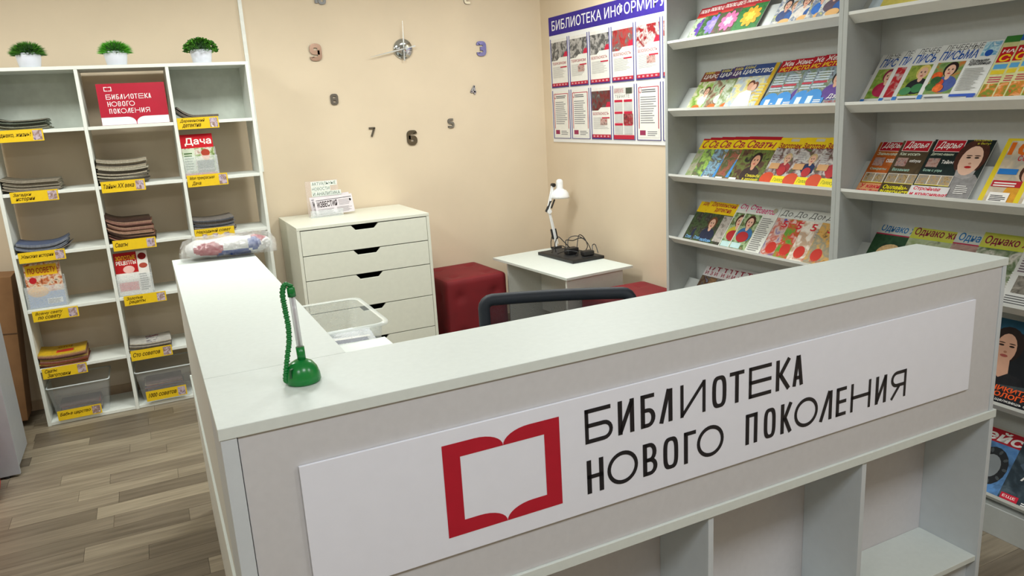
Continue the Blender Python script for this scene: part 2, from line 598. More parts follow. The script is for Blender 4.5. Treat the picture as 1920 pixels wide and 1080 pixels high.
def glyph(mb, m, ch, x, y, w, h, wide, t, z):
    tv = t * (.8 if wide else 1.0)
    th = t * .85
    V = lambda xx: seg(mb, m, (xx, y), (xx, y + h), tv, z)
    Hb = lambda yv, xa, xb: seg(mb, m, (xa, yv), (xb, yv), th, z)
    L, Rr = x + tv / 2, x + w - tv / 2
    if ch == 'Б':
        V(L)
        Hb(y + h - th / 2, x, x + w * .93)
        bowl(mb, m, x + tv * .5, y, w - tv * .5, h * .58, tv, th, z)
    elif ch == 'В':
        V(L)
        bowl(mb, m, x + tv * .5, y, w - tv * .5, h * .54, tv, th, z)
        bowl(mb, m, x + tv * .5, y + h * .54 - th, (w - tv * .5) * .94, h * .46 + th, tv, th, z)
    elif ch == 'Я':
        V(Rr)
        bowl(mb, m, x + w - tv * .5, y + h * .42, w - tv * .5, h * .58, tv, th, z, True)
        seg(mb, m, (x + w * .55, y + h * .45), (x + tv * .5, y), tv, z)
    elif ch == 'И':
        V(L)
        V(Rr)
        seg(mb, m, (L, y + tv * .4), (Rr, y + h - tv * .4), tv * .95, z)
    elif ch == 'Л':
        V(Rr)
        seg(mb, m, (x + tv * .45, y), (x + w - tv * .9, y + h), tv, z)
    elif ch == 'А':
        seg(mb, m, (x + tv * .5, y), (x + w / 2 - tv * .1, y + h), tv, z)
        seg(mb, m, (x + w - tv * .5, y), (x + w / 2 + tv * .1, y + h), tv, z)
        Hb(y + h * .27, x + w * .25, x + w * .75)
    elif ch == 'О':
        ring(mb, m, x, y, w, h, tv, z, 32, 2.0 if wide else 3.2, th)
    elif ch == 'Т':
        V(x + w / 2)
        Hb(y + h - th / 2, x, x + w)
    elif ch == 'Е':
        V(L)
        for q in (th / 2, h / 2, h - th / 2):
            Hb(y + q, x, x + w)
    elif ch == 'К':
        V(L)
        seg(mb, m, (x + tv, y + h * .45), (x + w - tv * .5, y + h), tv, z)
        seg(mb, m, (x + tv * 1.2, y + h * .52), (x + w - tv * .5, y), tv, z)
    elif ch == 'Н':
        V(L)
        V(Rr)
        Hb(y + h * .5, x, x + w)
    elif ch == 'Г':
        V(L)
        Hb(y + h - th / 2, x, x + w)
    elif ch == 'П':
        V(L)
        V(Rr)
        Hb(y + h - th / 2, x, x + w)
LINE1 = list(zip('БИБЛИОТЕКА', [(.741, .814), (.828, .872), (.890, .931), (.942, .980), (1.003, 1.078), (1.098, 1.142), (1.152, 1.198), (1.213, 1.287), (1.302, 1.352), (1.359, 1.396)], '1000100100'))
LINE2 = list(zip('НОВОГОПОКОЛЕНИЯ', [(.742, .786), (.796, .880), (.894, .935), (.952, .996), (1.013, 1.049), (1.052, 1.135), (1.205, 1.244), (1.265, 1.305), (1.322, 1.362), (1.369, 1.453), (1.459, 1.505), (1.520, 1.558), (1.575, 1.652), (1.671, 1.715), (1.732, 1.795)], '010001000100101'))
for ln, zb in ((LINE1, .881), (LINE2, .759)):
    for k, (ch, (a, b), wd) in enumerate(ln):
        lt = MB()
        glyph(lt, INK, ch, a - SX, zb - SZ, b - a, .082, wd == '1', .0118, .0006)
        lt.obj('letter', sg)

# ------------------------------------------------------------------ white cubby shelf on the back wall
SY0, SY1 = 3.4393, 3.745
SXL, SXR = -.7561, .5948
ZR = [1.9612, 1.6418, 1.3184, .9891, .6800, .3383]
XD = [-.2934, .1561]
T = .018
cub = thing('cubby_shelf', (0, 0, 0), 'tall white open cubby shelf with yellow labels against the back wall', 'shelf')
SHM = M('#e3e6df', .42, .02, 60)
board('side', cub, SXL, SXL + T, SY0, SY1, 0, ZR[0] - .0182, SHM)
board('side', cub, SXR - T, SXR, SY0, SY1, 0, ZR[0] - .0182, SHM)
board('top', cub, SXL, SXR, SY0, SY1, ZR[0] - T, ZR[0], SHM)
edges = [SXL + T, XD[0] - .009, XD[0] + .009, XD[1] - .009, XD[1] + .009, SXR - T]
zf = ZR + [.02]
for i in range(1, 7):
    zt = zf[i]
    for c in range(3):
        board('shelf_board', cub, edges[2 * c] + .0003, edges[2 * c + 1] - .0003, SY0 + .0005, SY1, zt - T, zt, SHM)
for xd in XD:
    board('divider', cub, xd - .0088, xd + .0088, SY0, SY1, 0, ZR[0] - .0184, SHM)
for c in (0, 2):
    board('back_panel', cub, edges[2 * c] - .006, edges[2 * c + 1] + .006, SY1 + .0003, SY1 + .004, ZR[1] - .01, ZR[0] - .001, M('#c6ccc2', .5))

# yellow shelf labels
YEL = M('#e8c21c', .35, .04, 40)
LABELS = [('odn', -.718, 1.647, .062, 'Однако, жизнь!', None), ('zag', -.704, 1.325, .058, 'Загадки', 'истории'), ('tai', -.272, 1.341, .062, 'Тайны ХХ века', None),
          ('der', .166, 1.661, .064, 'Деревенский', 'детектив'), ('dac', .171, 1.336, .068, 'Моя прекрасная', 'Дача'), ('zhe', -.726, 1.000, .058, 'Женские истории', None),
          ('sva', -.267, 1.009, .060, 'Сваты', None), ('nar', .166, 1.020, .062, 'Народный совет', None), ('vse', -.718, .671, .060, 'Всему свету', 'по совету'),
          ('zol', -.262, .685, .058, 'Золотые', 'рецепты'), ('svz', -.730, .340, .061, 'Сваты', 'Заготовки'), ('sto', -.279, .357, .062, 'Сто советов', None),
          ('bab', -.698, .082, .057, 'Бабье царство', None), ('tho', -.237, .098, .062, '1000 советов', None)]
LDESC = dict(odn='under the dark magazine pile in the top left cubby', zag='under the pale magazine pile in the left column', tai='under the tall grey magazine pile in the middle column',
             der='under the small dark pile in the top right cubby', dac='under the clear holder in the right column', zhe='under the thin curled pile in the left column',
             sva='under the tall reddish pile in the middle column', nar='with three small pictures under the grey pile in the right column', vse='under the clear holder in the left column',
             zol='under the clear holder in the middle column', svz='under the yellow topped pile low in the left column', sto='under the low pile in the middle column near the floor',
             bab='on the clear bin at the bottom of the left column', tho='on the clear bin at the bottom of the middle column')
LW = .222
for key, lx, lz, lh, t1, t2 in LABELS:
    yl = SY0 - .002 if key not in ('bab', 'tho') else SY0 - .012
    o = MB().box(0, LW, 0, lh, -.0012, 0, YEL).obj('shelf_label')
    tag(o, 'yellow label ' + LDESC[key], 'label', 'yellow shelf labels')
    o.matrix_world = Matrix(((1, 0, 0, lx), (0, 0, -1, yl), (0, 1, 0, lz - lh), (0, 0, 0, 1)))
    p = Print(LW, lh)
    BR = M('#4a3410', .4)
    three = key == 'nar'
    if t2:
        p.text(t1, .06, .54, .06 + min(.62, .055 * len(t1)), .88, BR, .35, .022)
        p.text(t2, .10, .10, .10 + min(.60, .058 * len(t2)), .46, BR, .35, .022)
    elif three:
        p.text(t1, .04, .52, .92, .90, BR, .35, .022)
    else:
        p.text(t1, .05, .35, .05 + min(.70, .06 * len(t1)), .78, BR, .35, .022)
    for q in ((.18, .45, .74) if three else (.78,)):
        p.rect(q, .08, q + (.12 if three else .19), .48 if three else .9, pic(['#5a4a6a', '#c9b8c4', '#8a6a5a', '#e0d8dc'], 22, lx + q))
    p.obj('printed_text', o)

# magazine piles lying in the cubbies: every magazine is its own thing
POS = ['topmost'] + [w + ' from the top' for w in 'second third fourth fifth sixth seventh eighth ninth tenth eleventh twelfth thirteenth fourteenth fifteenth sixteenth seventeenth'.split()]
def pile(cx0, cx1, zb, n, th, cols, curl, label, dep=.2, seed=0, top=None):
    rr = random.Random(seed)
    NS = 8
    W = cx1 - cx0
    meshes = []
    MIXP = {c: '#' + ''.join('%02x' % int(int(c[i:i + 2], 16) * .55 + q * .45) for i, q in ((1, 178), (3, 166), (5, 145))) for c in cols}
    for ci, c in enumerate(cols):
        mb = MB()
        pm, cm = M(MIXP[c], .7, .2, 120), M(c, .4, .15, 40)
        vs, fs_c, fs_p = [], [], []
        for i in range(NS + 1):
            u = i / NS
            dz = curl[0] * max(0, .45 - u) ** 2 * 5 + curl[1] * max(0, u - .6) ** 2 * 6
            for (yv, zv) in ((0, 0), (dep, 0), (dep, th), (0, th)):
                vs.append((u * W, yv, zv + dz))
        mb.add(vs, [(i * 4 + 3, i * 4 + 7, i * 4 + 6, i * 4 + 2) for i in range(NS)] + [(i * 4, i * 4 + 1, i * 4 + 5, i * 4 + 4) for i in range(NS)], cm)
        mb.add(vs, [(i * 4, i * 4 + 4, i * 4 + 7, i * 4 + 3) for i in range(NS)] + [(i * 4 + 1, i * 4 + 2, i * 4 + 6, i * 4 + 5) for i in range(NS)] + [(0, 3, 2, 1), (NS * 4, NS * 4 + 1, NS * 4 + 2, NS * 4 + 3)], M(c, .5, .3, 150) if ci % 2 else pm)
        meshes.append(mb.mesh('magazine'))
    for k in range(n):
        o = bpy.data.objects.new('magazine', meshes[rr.randrange(len(meshes))] if not (top and k == n - 1) else meshes[0])
        COL.objects.link(o)
        o.location = (cx0 + rr.uniform(-.004, .012), SY0 + .014 + rr.uniform(-.008, .012), zb + .0006 + k * (th + .0004))
        o.rotation_euler = (0, 0, rr.uniform(-.04, .04))
        tag(o, '%s, %s' % (label, POS[n - 1 - k]), 'magazine', label)
        if top and k == n - 1:
            p = Print(W, dep)
            top(p)
            q = p.obj('cover_print', o)
            q.location = (0, 0, th)

def t_sv(p):
    p.rect(.0, .62, .98, .98, M('#d9b41e', .35)).text('Заготовки', .12, .68, .9, .92, M('#8a1c20', .4), .2, .01)
    p.ell(.3, .33, .045, .035, M('#c8502a', .3)).ell(.62, .35, .06, .03, M('#b03024', .3)).ell(.85, .3, .03, .025, M('#6a8a30', .3))
def t_sto(p):
    p.rect(.03, .05, .97, .9, pic(['#8a8a90', '#cfc9c0', '#5a5a64', '#b8a8a0'], 25, 1))
    p.text('Сто советов', .15, .72, .85, .92, M('#8c3440', .4), .2, .01)
pile(-.735, -.470, ZR[1], 8, .0062, ['#3c4434', '#51584a', '#2e342c'], (.03, .006), 'green-grey magazine in the top left cubby pile', seed=1)
pile(-.735, -.472, ZR[2], 9, .0065, ['#6a6458', '#837c6c', '#4a463e'], (.02, .0), 'faded grey magazine in the pile second down in the left column', seed=2)
pile(-.282, -.030, ZR[2], 16, .0078, ['#8a8272', '#a09a88', '#6f6858', '#5d574c'], (.015, .01), 'faded beige magazine in the middle column tall pile', seed=3)
pile(.168, .386, ZR[1], 5, .006, ['#2c2624', '#443830', '#221f1e'], (.05, .0), 'dark brown magazine in the top right cubby pile', seed=4)
pile(.168, .395, ZR[3], 12, .0062, ['#5e5a58', '#7a7470', '#6e4038', '#4c5058'], (.01, .01), 'grey magazine in the pile in the right column', seed=5)
pile(-.282, -.050, ZR[3], 17, .0072, ['#6e3028', '#4c2a20', '#80503a', '#3a241c'], (.035, .0), 'reddish brown magazine in the middle column tall pile', seed=6)
pile(-.733, -.488, ZR[3], 7, .0055, ['#4a5a7a', '#6a5a54', '#3c3a44', '#7c8490'], (.02, .03), 'blue-grey magazine in the left column thin curled pile', seed=7)
pile(-.735, -.500, ZR[5], 9, .0068, ['#d0a820', '#7a3a24', '#4c2a24', '#8a6050'], (.012, .006), 'magazine in the yellow topped pile low in the left column', seed=8, top=t_sv)
pile(-.282, -.060, ZR[5], 7, .0062, ['#b8b4ac', '#6c6864', '#908a82'], (.012, .004), 'grey magazine in the low pile in the middle column', seed=9, top=t_sto)

# upright magazines in clear pockets
def std_mag(w, h, th=.004, colour=PAPER):
    return MB().box(0, w, 0, h, -th, 0, colour)
FRONT = lambda x, y, z, lean=.1: Matrix(((1, 0, 0, x), (0, math.sin(lean), -math.cos(lean), y), (0, math.cos(lean), math.sin(lean), z), (0, 0, 0, 1)))
def pocket(x, z, w, label, dec, mlabel):
    t = thing('magazine_holder', (x, SY0 + .03, z), label, 'holder', 'clear magazine pockets')
    CP = clear_plastic('clear_acrylic', see=.72)
    t2 = .0025
    MB().box(0, w, -.022, -.022 + t2, 0, .125, CP).obj('front_pane', t)
    MB().box(0, w, .034, .034 + t2, 0, .17, CP).obj('back_pane', t)
    MB().box(0, t2, -.0195, .034, 0, .125, CP).obj('side_pane', t)
    MB().box(w - t2, w, -.0195, .034, 0, .125, CP).obj('side_pane', t)
    MB().box(t2, w - t2, -.0195, .034, 0, t2, CP).obj('base', t)
    for b in range(2):
        mg = std_mag(w - .02, .245).obj('magazine')
        mg.matrix_world = FRONT(x + .01, SY0 + .023 + b * .012, z + .004, .10)
        tag(mg, mlabel if b == 0 else 'back copy behind ' + mlabel, 'magazine', 'magazines in the clear pockets')
        p = Print(w - .02, .245)
        dec(p)
        p.obj('cover_print', mg)
def d_dacha(p):
    p.rect(0, .68, 1, 1, M('#c01c28', .3)).text('Дача', .12, .73, .95, .92, M('#f2efe6', .4), 0, .02)
    p.rect(.0, .0, 1, .68, pic(['#5a6a3a', '#8aa060', '#d8d4c8', '#9a5a44'], 25, 2))
    p.rect(.02, .15, .38, .66, M('#c9d2bc', .4)).lines(.05, .18, .36, .6, 7, M('#4a6a3a', .4))
    p.ell(.72, .5, .022, .03, M('#d89a80', .3)).ell(.72, .56, .024, .02, M('#a84030', .3))
    p.rect(.42, .1, .95, .38, M('#4a5648', .4)).rect(0, 0, 1, .09, M('#b8303a', .4)).text('не в первый', .45, .14, .93, .2, PAPER)
def d_zol(p):
    p.rect(0, 0, 1, 1, M('#e2ded8', .4)).rect(0, .52, .68, 1, M('#b01c20', .3))
    p.text('ЗОЛОТЫЕ', .05, .83, .64, .93, M('#f0c030', .4), 0, .02).text('РЕЦЕПТЫ', .05, .70, .64, .81, M('#f4efe6', .4), 0, .02)
    p.ell(.4, .6, .03, .022, M('#e6b8b0', .3)).ell(.84, .88, .022, .02, M('#7c1a1a', .3)).ell(.84, .66, .022, .015, M('#a84a3a', .3))
    p.rect(.05, .1, .62, .3, M('#c8404a', .4)).lines(.68, .08, .96, .5, 8, GREY_TXT)
def d_vse(p):
    p.rect(0, 0, 1, 1, pic(['#7a3a2c', '#b8683c', '#d8c8b0', '#4a2c24'], 24, 5)).rect(.04, .72, .9, .96, M('#e2b422', .3))
    p.text('ПО СОВЕТУ', .1, .77, .86, .9, M('#a02820', .4), 0, .02).ell(.2, .62, .018, .018, M('#b02028', .3))
    p.rect(0, 0, 1, .34, M('#7a98c4', .4)).rect(.5, .06, .92, .18, M('#eeeeee', .4)).lines(.52, .07, .9, .17, 3, INK).ell(.3, .36, .05, .03, M('#d8a040', .3))
pocket(.158, ZR[2] + .0005, .195, 'clear plastic pocket holding a red and green magazine in the right column', d_dacha, 'red topped garden magazine standing in the clear pocket')
pocket(-.290, ZR[4] + .0005, .195, 'clear plastic pocket holding a red recipe magazine in the middle column', d_zol, 'red and white recipe magazine standing in the clear pocket')
pocket(-.732, ZR[4] + .0005, .195, 'clear plastic pocket holding a yellow and blue magazine in the left column', d_vse, 'yellow titled magazine with blue foot standing in the clear pocket')

# clear bins on the bottom boards
def bin_(xa, xb, z, h, label, inner, seed, where_bin):
    t = thing('storage_bin', ((xa + xb) / 2, SY0 + .14, z), label, 'bin', 'clear bins at the bottom of the cubby shelf')
    CP = clear_plastic('bin_plastic', '#e4e8e8', .8, .2)
    w = (xb - xa) / 2
    def wall(ring_lo, ring_hi):
        n = len(ring_lo)
        return ring_lo + ring_hi, [(i, (i + 1) % n, (i + 1) % n + n, i + n) for i in range(n)]
    def rr(wx, wy, r, zz, k=4):
        pts = []
        for cx, cy, a0 in ((wx - r, wy - r, 0), (-wx + r, wy - r, 90), (-wx + r, -wy + r, 180), (wx - r, -wy + r, 270)):
            for i in range(k + 1):
                a = math.radians(a0 + 90 * i / k)
                pts.append((cx + r * math.cos(a), cy + r * math.sin(a), zz))
        return pts
    mb = MB()
    lo, hi = rr(w * .84, .12, .02, .002), rr(w, .135, .02, h)
    vs, fs = wall(lo, hi)
    mb.add(vs, fs, CP)
    mb.poly(lo, CP)
    mb.obj('tub', t)
    rm = MB()
    rm.tube(rr(w + .002, .137, .02, h), .004, clear_plastic('rim_plastic', '#dfe5e5', .35, .2), 6, True)
    rm.obj('rim', t)
    rs = random.Random(seed)
    for k in range(inner):
        m = std_mag(.2, .16, .006, M(rs.choice(['#5a4444', '#7a3a3a', '#6a6058', '#4a4a5a', '#8a7a6a']), .5, .3, 60)).obj('magazine')
        m.location = ((xa + xb) / 2 - .11 + rs.uniform(-.01, .01), SY0 + .06, z + .012 + .0066 * k)
        m.rotation_euler = (0, 0, rs.uniform(-.04, .04))
        tag(m, 'old magazine inside the clear bin %s, %s' % (where_bin, POS[inner - 1 - k]), 'magazine', 'magazines in the bin ' + str(seed))
bin_(-.728, -.415, .0205, .195, 'clear plastic bin with a yellow label at the bottom of the left column', 9, 11, 'of the left column')
bin_(-.276, .036, .0205, .195, 'clear plastic bin with dark magazines at the bottom of the middle column', 15, 12, 'of the middle column')

# red sign with the library's name standing in the top middle cubby
RW, RH = .342, .222
rs_ = MB().box(0, RW, 0, RH, -.003, 0, M('#b01c34', .25, .03)).obj('red_sign')
tag(rs_, 'red sign with white book emblem and lettering standing in the top middle cubby', 'sign')
rs_.matrix_world = FRONT(-.212, SY0 + .02, ZR[1] + .001, .03)
wm = M('#f0eef0', .4)
mb = MB()
for pts in book_halves(.036, .074, .182, .205, .0035, .0035):
    mb.poly([(p[0], p[1], .0005) for p in pts], wm)
ws = lambda pts: MB().poly([(a, b, .0005) for a, b in pts], M('#dfe3ec', .4)).obj('printed_page', rs_)
ws([(0.001, .001), (.172, .001), (.172, .010)] + [(.172 - .045 * (1 - math.cos(i / 8 * PI / 2)), .010 + .032 * math.sin(i / 8 * PI / 2)) for i in range(1, 9)] + [(.001, .042)])
ws([(RW - .001, .001), (RW - .001, .042)] + [(.176 + .045 * (1 - math.cos(i / 8 * PI / 2)), .010 + .032 * math.sin(i / 8 * PI / 2)) for i in range(8, 0, -1)] + [(.176, .010), (.176, .001)])
mb.obj('emblem', rs_)
def small_line(line, x, z, k):
    mb = MB()
    a0 = line[0][1][0]
    for i, (ch, (a, b), wd) in enumerate(line):
        glyph(mb, wm, ch, x + (a - a0) * k, z, (b - a) * k, .0265, wd == '1', .0036, .0005 + .00001 * i)
    mb.obj('lettering', rs_)
small_line(LINE1, .040, .138, .345)
small_line(LINE2[:6], .043, .100, .345)
small_line(LINE2[6:], .046, .062, .345)

# three little artificial plants on top of the shelf
def plant(x, kind, label):
    t = thing('potted_plant', (x, SY0 + .06, ZR[0] + .0005), label, 'plant', 'small potted plants on the shelf')
    pm = MB()
    pm.smooth = True
    pm.lathe([(.0, .002), (.045, 0), (.050, .004), (.058, .05), (.060, .072), (.056, .072), (.054, .062), (0, .062)], M('#e6eaf6', .3, .01), n=28)
    pm.obj('pot', t)
    rr = random.Random(int(x * 1000) + 5)
    f = MB()
    gm = [M(c, .5, .25, 80) for c in (('#3c7a1c', '#2c5c18', '#5a9a2a') if kind != 1 else ('#4aa820', '#37861a', '#66c030'))]
    n = 1500 if kind != 2 else 800
    f.lathe([(.056, .062), (.060, .075), (.054, .095), (.038, .112), (.018, .12), (0, .122)], M('#1c3c10', .8), n=20)
    for k in range(n):
        a = rr.uniform(0, 2 * PI)
        e = math.acos(rr.uniform(-.12, 1))
        d = Vector((math.sin(e) * math.cos(a), math.sin(e) * math.sin(a), math.cos(e)))
        r0, r1 = (.01, rr.uniform(.078, .092)) if kind != 2 else (rr.uniform(.04, .07), rr.uniform(.074, .088))
        b = Vector((0, 0, .070)) + d * r0
        tip = Vector((0, 0, .070)) + Vector((d.x * r1 * 1.05, d.y * r1 * 1.05, d.z * r1 * .78))
        if kind == 2:
            sd = Vector((rr.uniform(-1, 1), rr.uniform(-1, 1), rr.uniform(-1, 1))).normalized() * .008
            up = (tip - b).normalized() * .013
            c = tip
            f.poly([c - sd, c + up * .7 - sd * .2, c + sd, c - up * .7], gm[k % 3])
        else:
            sd = d.cross(Vector((rr.uniform(-1, 1), rr.uniform(-1, 1), rr.uniform(-1, 1)))).normalized() * (.005 if kind == 0 else .004)
            f.poly([b - sd, b + sd, tip + Vector((rr.uniform(-.006, .006), rr.uniform(-.006, .006), -.002))], gm[k % 3])
    o = f.obj('foliage', t)
    o['kind'] = 'stuff'
plant(-.500, 0, 'dark green grassy plant in a white pot at the left end of the shelf top')
plant(-.088, 1, 'bright green grassy plant in a white pot in the middle of the shelf top')
plant(.352, 2, 'leafy green plant in a white pot at the right end of the shelf top')

# ------------------------------------------------------------------ chest of drawers
CX0, CX1, CYF, CYB, CH = .703, 1.528, 3.165, 3.785, .996
ch = thing('chest_of_drawers', (0, 0, 0), 'white chest of drawers with dark cut-out grips against the back wall', 'chest')
board('top', ch, CX0, CX1, CYF, CYB, CH - .018, CH, CHESTM)
board('side', ch, CX0, CX0 + .018, CYF + .001, CYB, 0, CH - .0182, CHESTM)
board('side', ch, CX1 - .018, CX1, CYF + .001, CYB, 0, CH - .0182, CHESTM)
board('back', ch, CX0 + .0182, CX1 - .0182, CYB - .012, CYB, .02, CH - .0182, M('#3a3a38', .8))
zs = [.975, .822, .669, .464, .256, .05]
cxm = (CX0 + CX1) / 2 - .003
for i in range(5):
    za, zb = zs[i + 1] + .0025, zs[i] - .0025
    a, b = CX0 + .0205, CX1 - .0205
    nd = .030
    outl = [(a, za), (b, za), (b, zb), (cxm + .085, zb), (cxm + .058, zb - nd), (cxm - .058, zb - nd), (cxm - .085, zb), (a, zb)]
    MB().prism(outl, CYF + .002, CYF + .02, CHESTM, 'y').obj('drawer', ch, .0008)
board('plinth', ch, CX0 + .0182, CX1 - .0182, CYF + .02, CYF + .036, 0, .049, CHESTM)
# news stand on the chest
ns = thing('newspaper_stand', (.868, 3.62, CH), 'clear acrylic stand with a title card and folded newspapers on the chest', 'stand')
CP = clear_plastic('clear_acrylic', see=.72)
MB().box(0, .21, .0, .003, .001, .228, clear_plastic('pinkish_acrylic', '#ecd8d4', .75)).obj('back_pane', ns)
MB().box(0, .21, -.075, -.0005, .0005, .0035, CP).obj('base', ns)
MB().box(0, .21, -.078, -.0752, .0005, .045, CP).obj('front_pane', ns)
for i, (t_, w_) in enumerate((('АКТУАЛЬНЫЕ', .168), ('НОВОСТИ', .122), ('И АНАЛИТИКА', .19))):
    o = MB().box(0, w_, 0, .031, -.0005, 0, M('#e8efe6', .5)).obj('title_strip', ns)
    o.matrix_local = Matrix(((1, 0, 0, .036), (0, 0, -1, -.0015), (0, 1, 0, .192 - .0325 * i), (0, 0, 0, 1)))
    p = Print(w_, .031)
    p.text(t_, .04, .2, .96, .85, M('#2c4440', .4), 0, .0)
    q = p.obj('lettering', ns)
    q.matrix_local = o.matrix_local
for k in range(2):
    nw = std_mag(.27, .128, .004, M('#d8d0d4', .6, .05)).obj('newspaper')
    tag(nw, ['white newspaper with a bold black title leaning in front on the chest stand', 'newspaper half hidden behind the front one on the chest stand'][k], 'newspaper', 'newspapers in the stand')
    an = (.0, .0)[k]
    Mx = FRONT(.868 + (.042, .022)[k], 3.62 - (.062, .030)[k], CH + .006 + (.0, .0)[k], .25) @ Matrix.Rotation((.04, .05)[k], 4, 'Z')
    nw.matrix_world = Mx @ Matrix.Scale((.92, .96)[k], 4)
    p = Print(.27, .128)
    p.rect(.04, .83, .97, .86, INK).text('ИЗВЕСТИЯ', .06, .45, .58, .78, M('#2a1c1e', .4), 0, .03)
    p.lines(.62, .45, .95, .78, 6, M('#a8a0a4', .5)).lines(.06, .05, .5, .38, 7, M('#a09a9c', .5)).lines(.55, .08, .95, .38, 6, M('#a09a9c', .5))
    p.ell(.93, .68, .007, .009, INK)
    p.obj('printed_page', nw)

# ------------------------------------------------------------------ wall clock with stuck-on numerals
CHROME = M('#c8ccce', .08, .02, 10, 0, 1.0)
ck = thing('wall_clock', (1.661, y1, 2.039), 'frameless wall clock with round chrome hub and two thin silver hands', 'clock')
def yl(prof, m, name, parent, loc=(0, 0, 0)):
    mb = MB()
    mb.smooth = True
    mb.lathe(prof, m, n=36)
    o = mb.obj(name, parent)
    o.rotation_euler = (PI / 2, 0, 0)
    o.location = loc
    return o
yl([(.062, 0.0005), (.068, .006), (.064, .014), (.03, .019), (.0, .02)], CHROME, 'hub', ck)
def hand(a_deg, front, back, wd, yv, name):
    a = math.radians(a_deg)
    d = Vector((math.sin(a), math.cos(a)))
    n = Vector((d.y, -d.x))
    pts = [(-d * back + n * wd), (d * front * .3 + n * wd), (d * front + n * wd * .2), (d * front - n * wd * .2), (d * front * .3 - n * wd), (-d * back - n * wd)]
    return MB().prism([(p.x, p.y) for p in pts], yv, yv - .0025, M('#e4e6e4', .25, .02, 10, 0, .85), 'y').obj(name, ck)
hand(2.0, .18, .078, .0042, -.024, 'hour_hand')
hand(258.5, .245, .082, .0042, -.030, 'minute_hand')
yl([(.007, .0195), (.007, .034), (.0, .035)], CHROME, 'spindle', ck)
NUM = [('9', 1.069, 2.031, .108, '#c9a892', .12), ('3', 2.243, 2.030, .102, '#8f90b8', .08), ('6', 1.671, 1.446, .102, '#a59a86', .08), ('4', 2.160, 1.747, .068, '#b8bcc0', .1), ('5', 1.970, 1.527, .066, '#a8a49c', .1),
       ('7', 1.390, 1.501, .068, '#9a968e', .1), ('8', 1.157, 1.731, .070, '#9c9c9c', .1), ('10', 1.144, 2.360, .074, '#aeb0b2', .1), ('2', 2.161, 2.366, .074, '#b4b4ae', .1)]
NL = {'9': 'large pinkish mirror numeral nine left of the clock hub', '3': 'large mirror numeral three right of the clock hub', '6': 'large mirror numeral six below the clock hub',
      '4': 'small silver numeral four at the lower right of the clock', '5': 'small silver numeral five beside the large six', '7': 'small silver numeral seven at the lower left of the large six',
      '8': 'small silver numeral eight below the pinkish nine', '10': 'small silver numeral ten at the top left edge of the photo', '2': 'small silver numeral two at the top right of the clock'}
DIGIT = {'9': [[(0, .16), (0, 0), (1, 0), (1, 1), (0, 1), (0, .47), (1, .47)]], '3': [[(0, .82), (0, 1), (1, 1), (1, 0), (0, 0), (0, .18)], [(.3, .5), (1, .5)]],
         '6': [[(1, .84), (1, 1), (0, 1), (0, 0), (1, 0), (1, .53), (0, .53)]], '8': [[(0, .5), (0, 1), (1, 1), (1, 0), (0, 0), (0, .5)], [(0, .5), (1, .5)]],
         '5': [[(1, 1), (0, 1), (0, .55), (1, .55), (1, 0), (0, 0), (0, .14)]], '2': [[(0, .84), (0, 1), (1, 1), (1, .5), (0, .5), (0, 0), (1, 0)]],
         '7': [[(0, 1), (1, 1), (.35, 0)]], '4': [[(.72, 0), (.72, 1), (0, .3), (1.05, .3)]], '10': [[(-.75, .8), (-.45, 1), (-.45, 0)], [(.1, .5), (.1, 1), (1, 1), (1, 0), (.1, 0), (.1, .5)]]}
def round_path(pts, r, k=5):
    pts = [Vector(p) for p in pts]
    out = [pts[0]]
    for a, b, c_ in zip(pts, pts[1:], pts[2:]):
        ra, rc = min(r, (a - b).length * .5), min(r, (c_ - b).length * .5)
        p0, p2 = b + (a - b).normalized() * ra, b + (c_ - b).normalized() * rc
        for q in range(k + 1):
            t_ = q / k
            out.append(p0 * (1 - t_) ** 2 + b * 2 * t_ * (1 - t_) + p2 * t_ ** 2)
    out.append(pts[-1])
    return out
for s_, nx, nz_, nh, colr, ro in NUM:
    t_ = nh * (.25 if nh > .09 else .22)
    t_ = t_ * .75 if s_ in '47' else t_
    w_, h_ = nh * .72 - t_, nh - t_
    nm = M(colr, .2, .03, 10, 0, 1.0)
    dk_ = M('#4a4644', .4, .03, 10, 0, .6)
    mb = MB()
    for si, path in enumerate(DIGIT[s_]):
        pp = round_path([((x - .5) * w_, (z - .5) * h_) for x, z in path], t_ * (.1 if s_ in '47' else .75))
        n_ = len(pp)
        L_, R_ = [], []
        for q in range(n_):
            d = (pp[min(q + 1, n_ - 1)] - pp[max(q - 1, 0)]).normalized()
            nn_ = Vector((-d.y, d.x)) * t_ / 2
            L_.append(pp[q] + nn_)
            R_.append(pp[q] - nn_)
        th_ = .010 + .0002 * si
        V_ = [(p.x, -.0005, p.y) for p in L_] + [(p.x, -.0005, p.y) for p in R_] + [(p.x, -th_, p.y) for p in L_] + [(p.x, -th_, p.y) for p in R_]
        front = [(2 * n_ + q, 3 * n_ + q, 3 * n_ + q + 1, 2 * n_ + q + 1) for q in range(n_ - 1)]
        sides = [(q, 2 * n_ + q, 2 * n_ + q + 1, q + 1) for q in range(n_ - 1)] + [(n_ + q, n_ + q + 1, 3 * n_ + q + 1, 3 * n_ + q) for q in range(n_ - 1)]
        sides += [(0, n_, 3 * n_, 2 * n_), (n_ - 1, 3 * n_ - 1, 4 * n_ - 1, 2 * n_ - 1)]
        mb.add(V_, front, nm)
        mb.add(V_, sides, dk_)
    o = mb.obj('clock_numeral')
    o.location = (nx, y1, nz_)
    tag(o, NL[s_], 'numeral', 'stuck-on clock numerals')

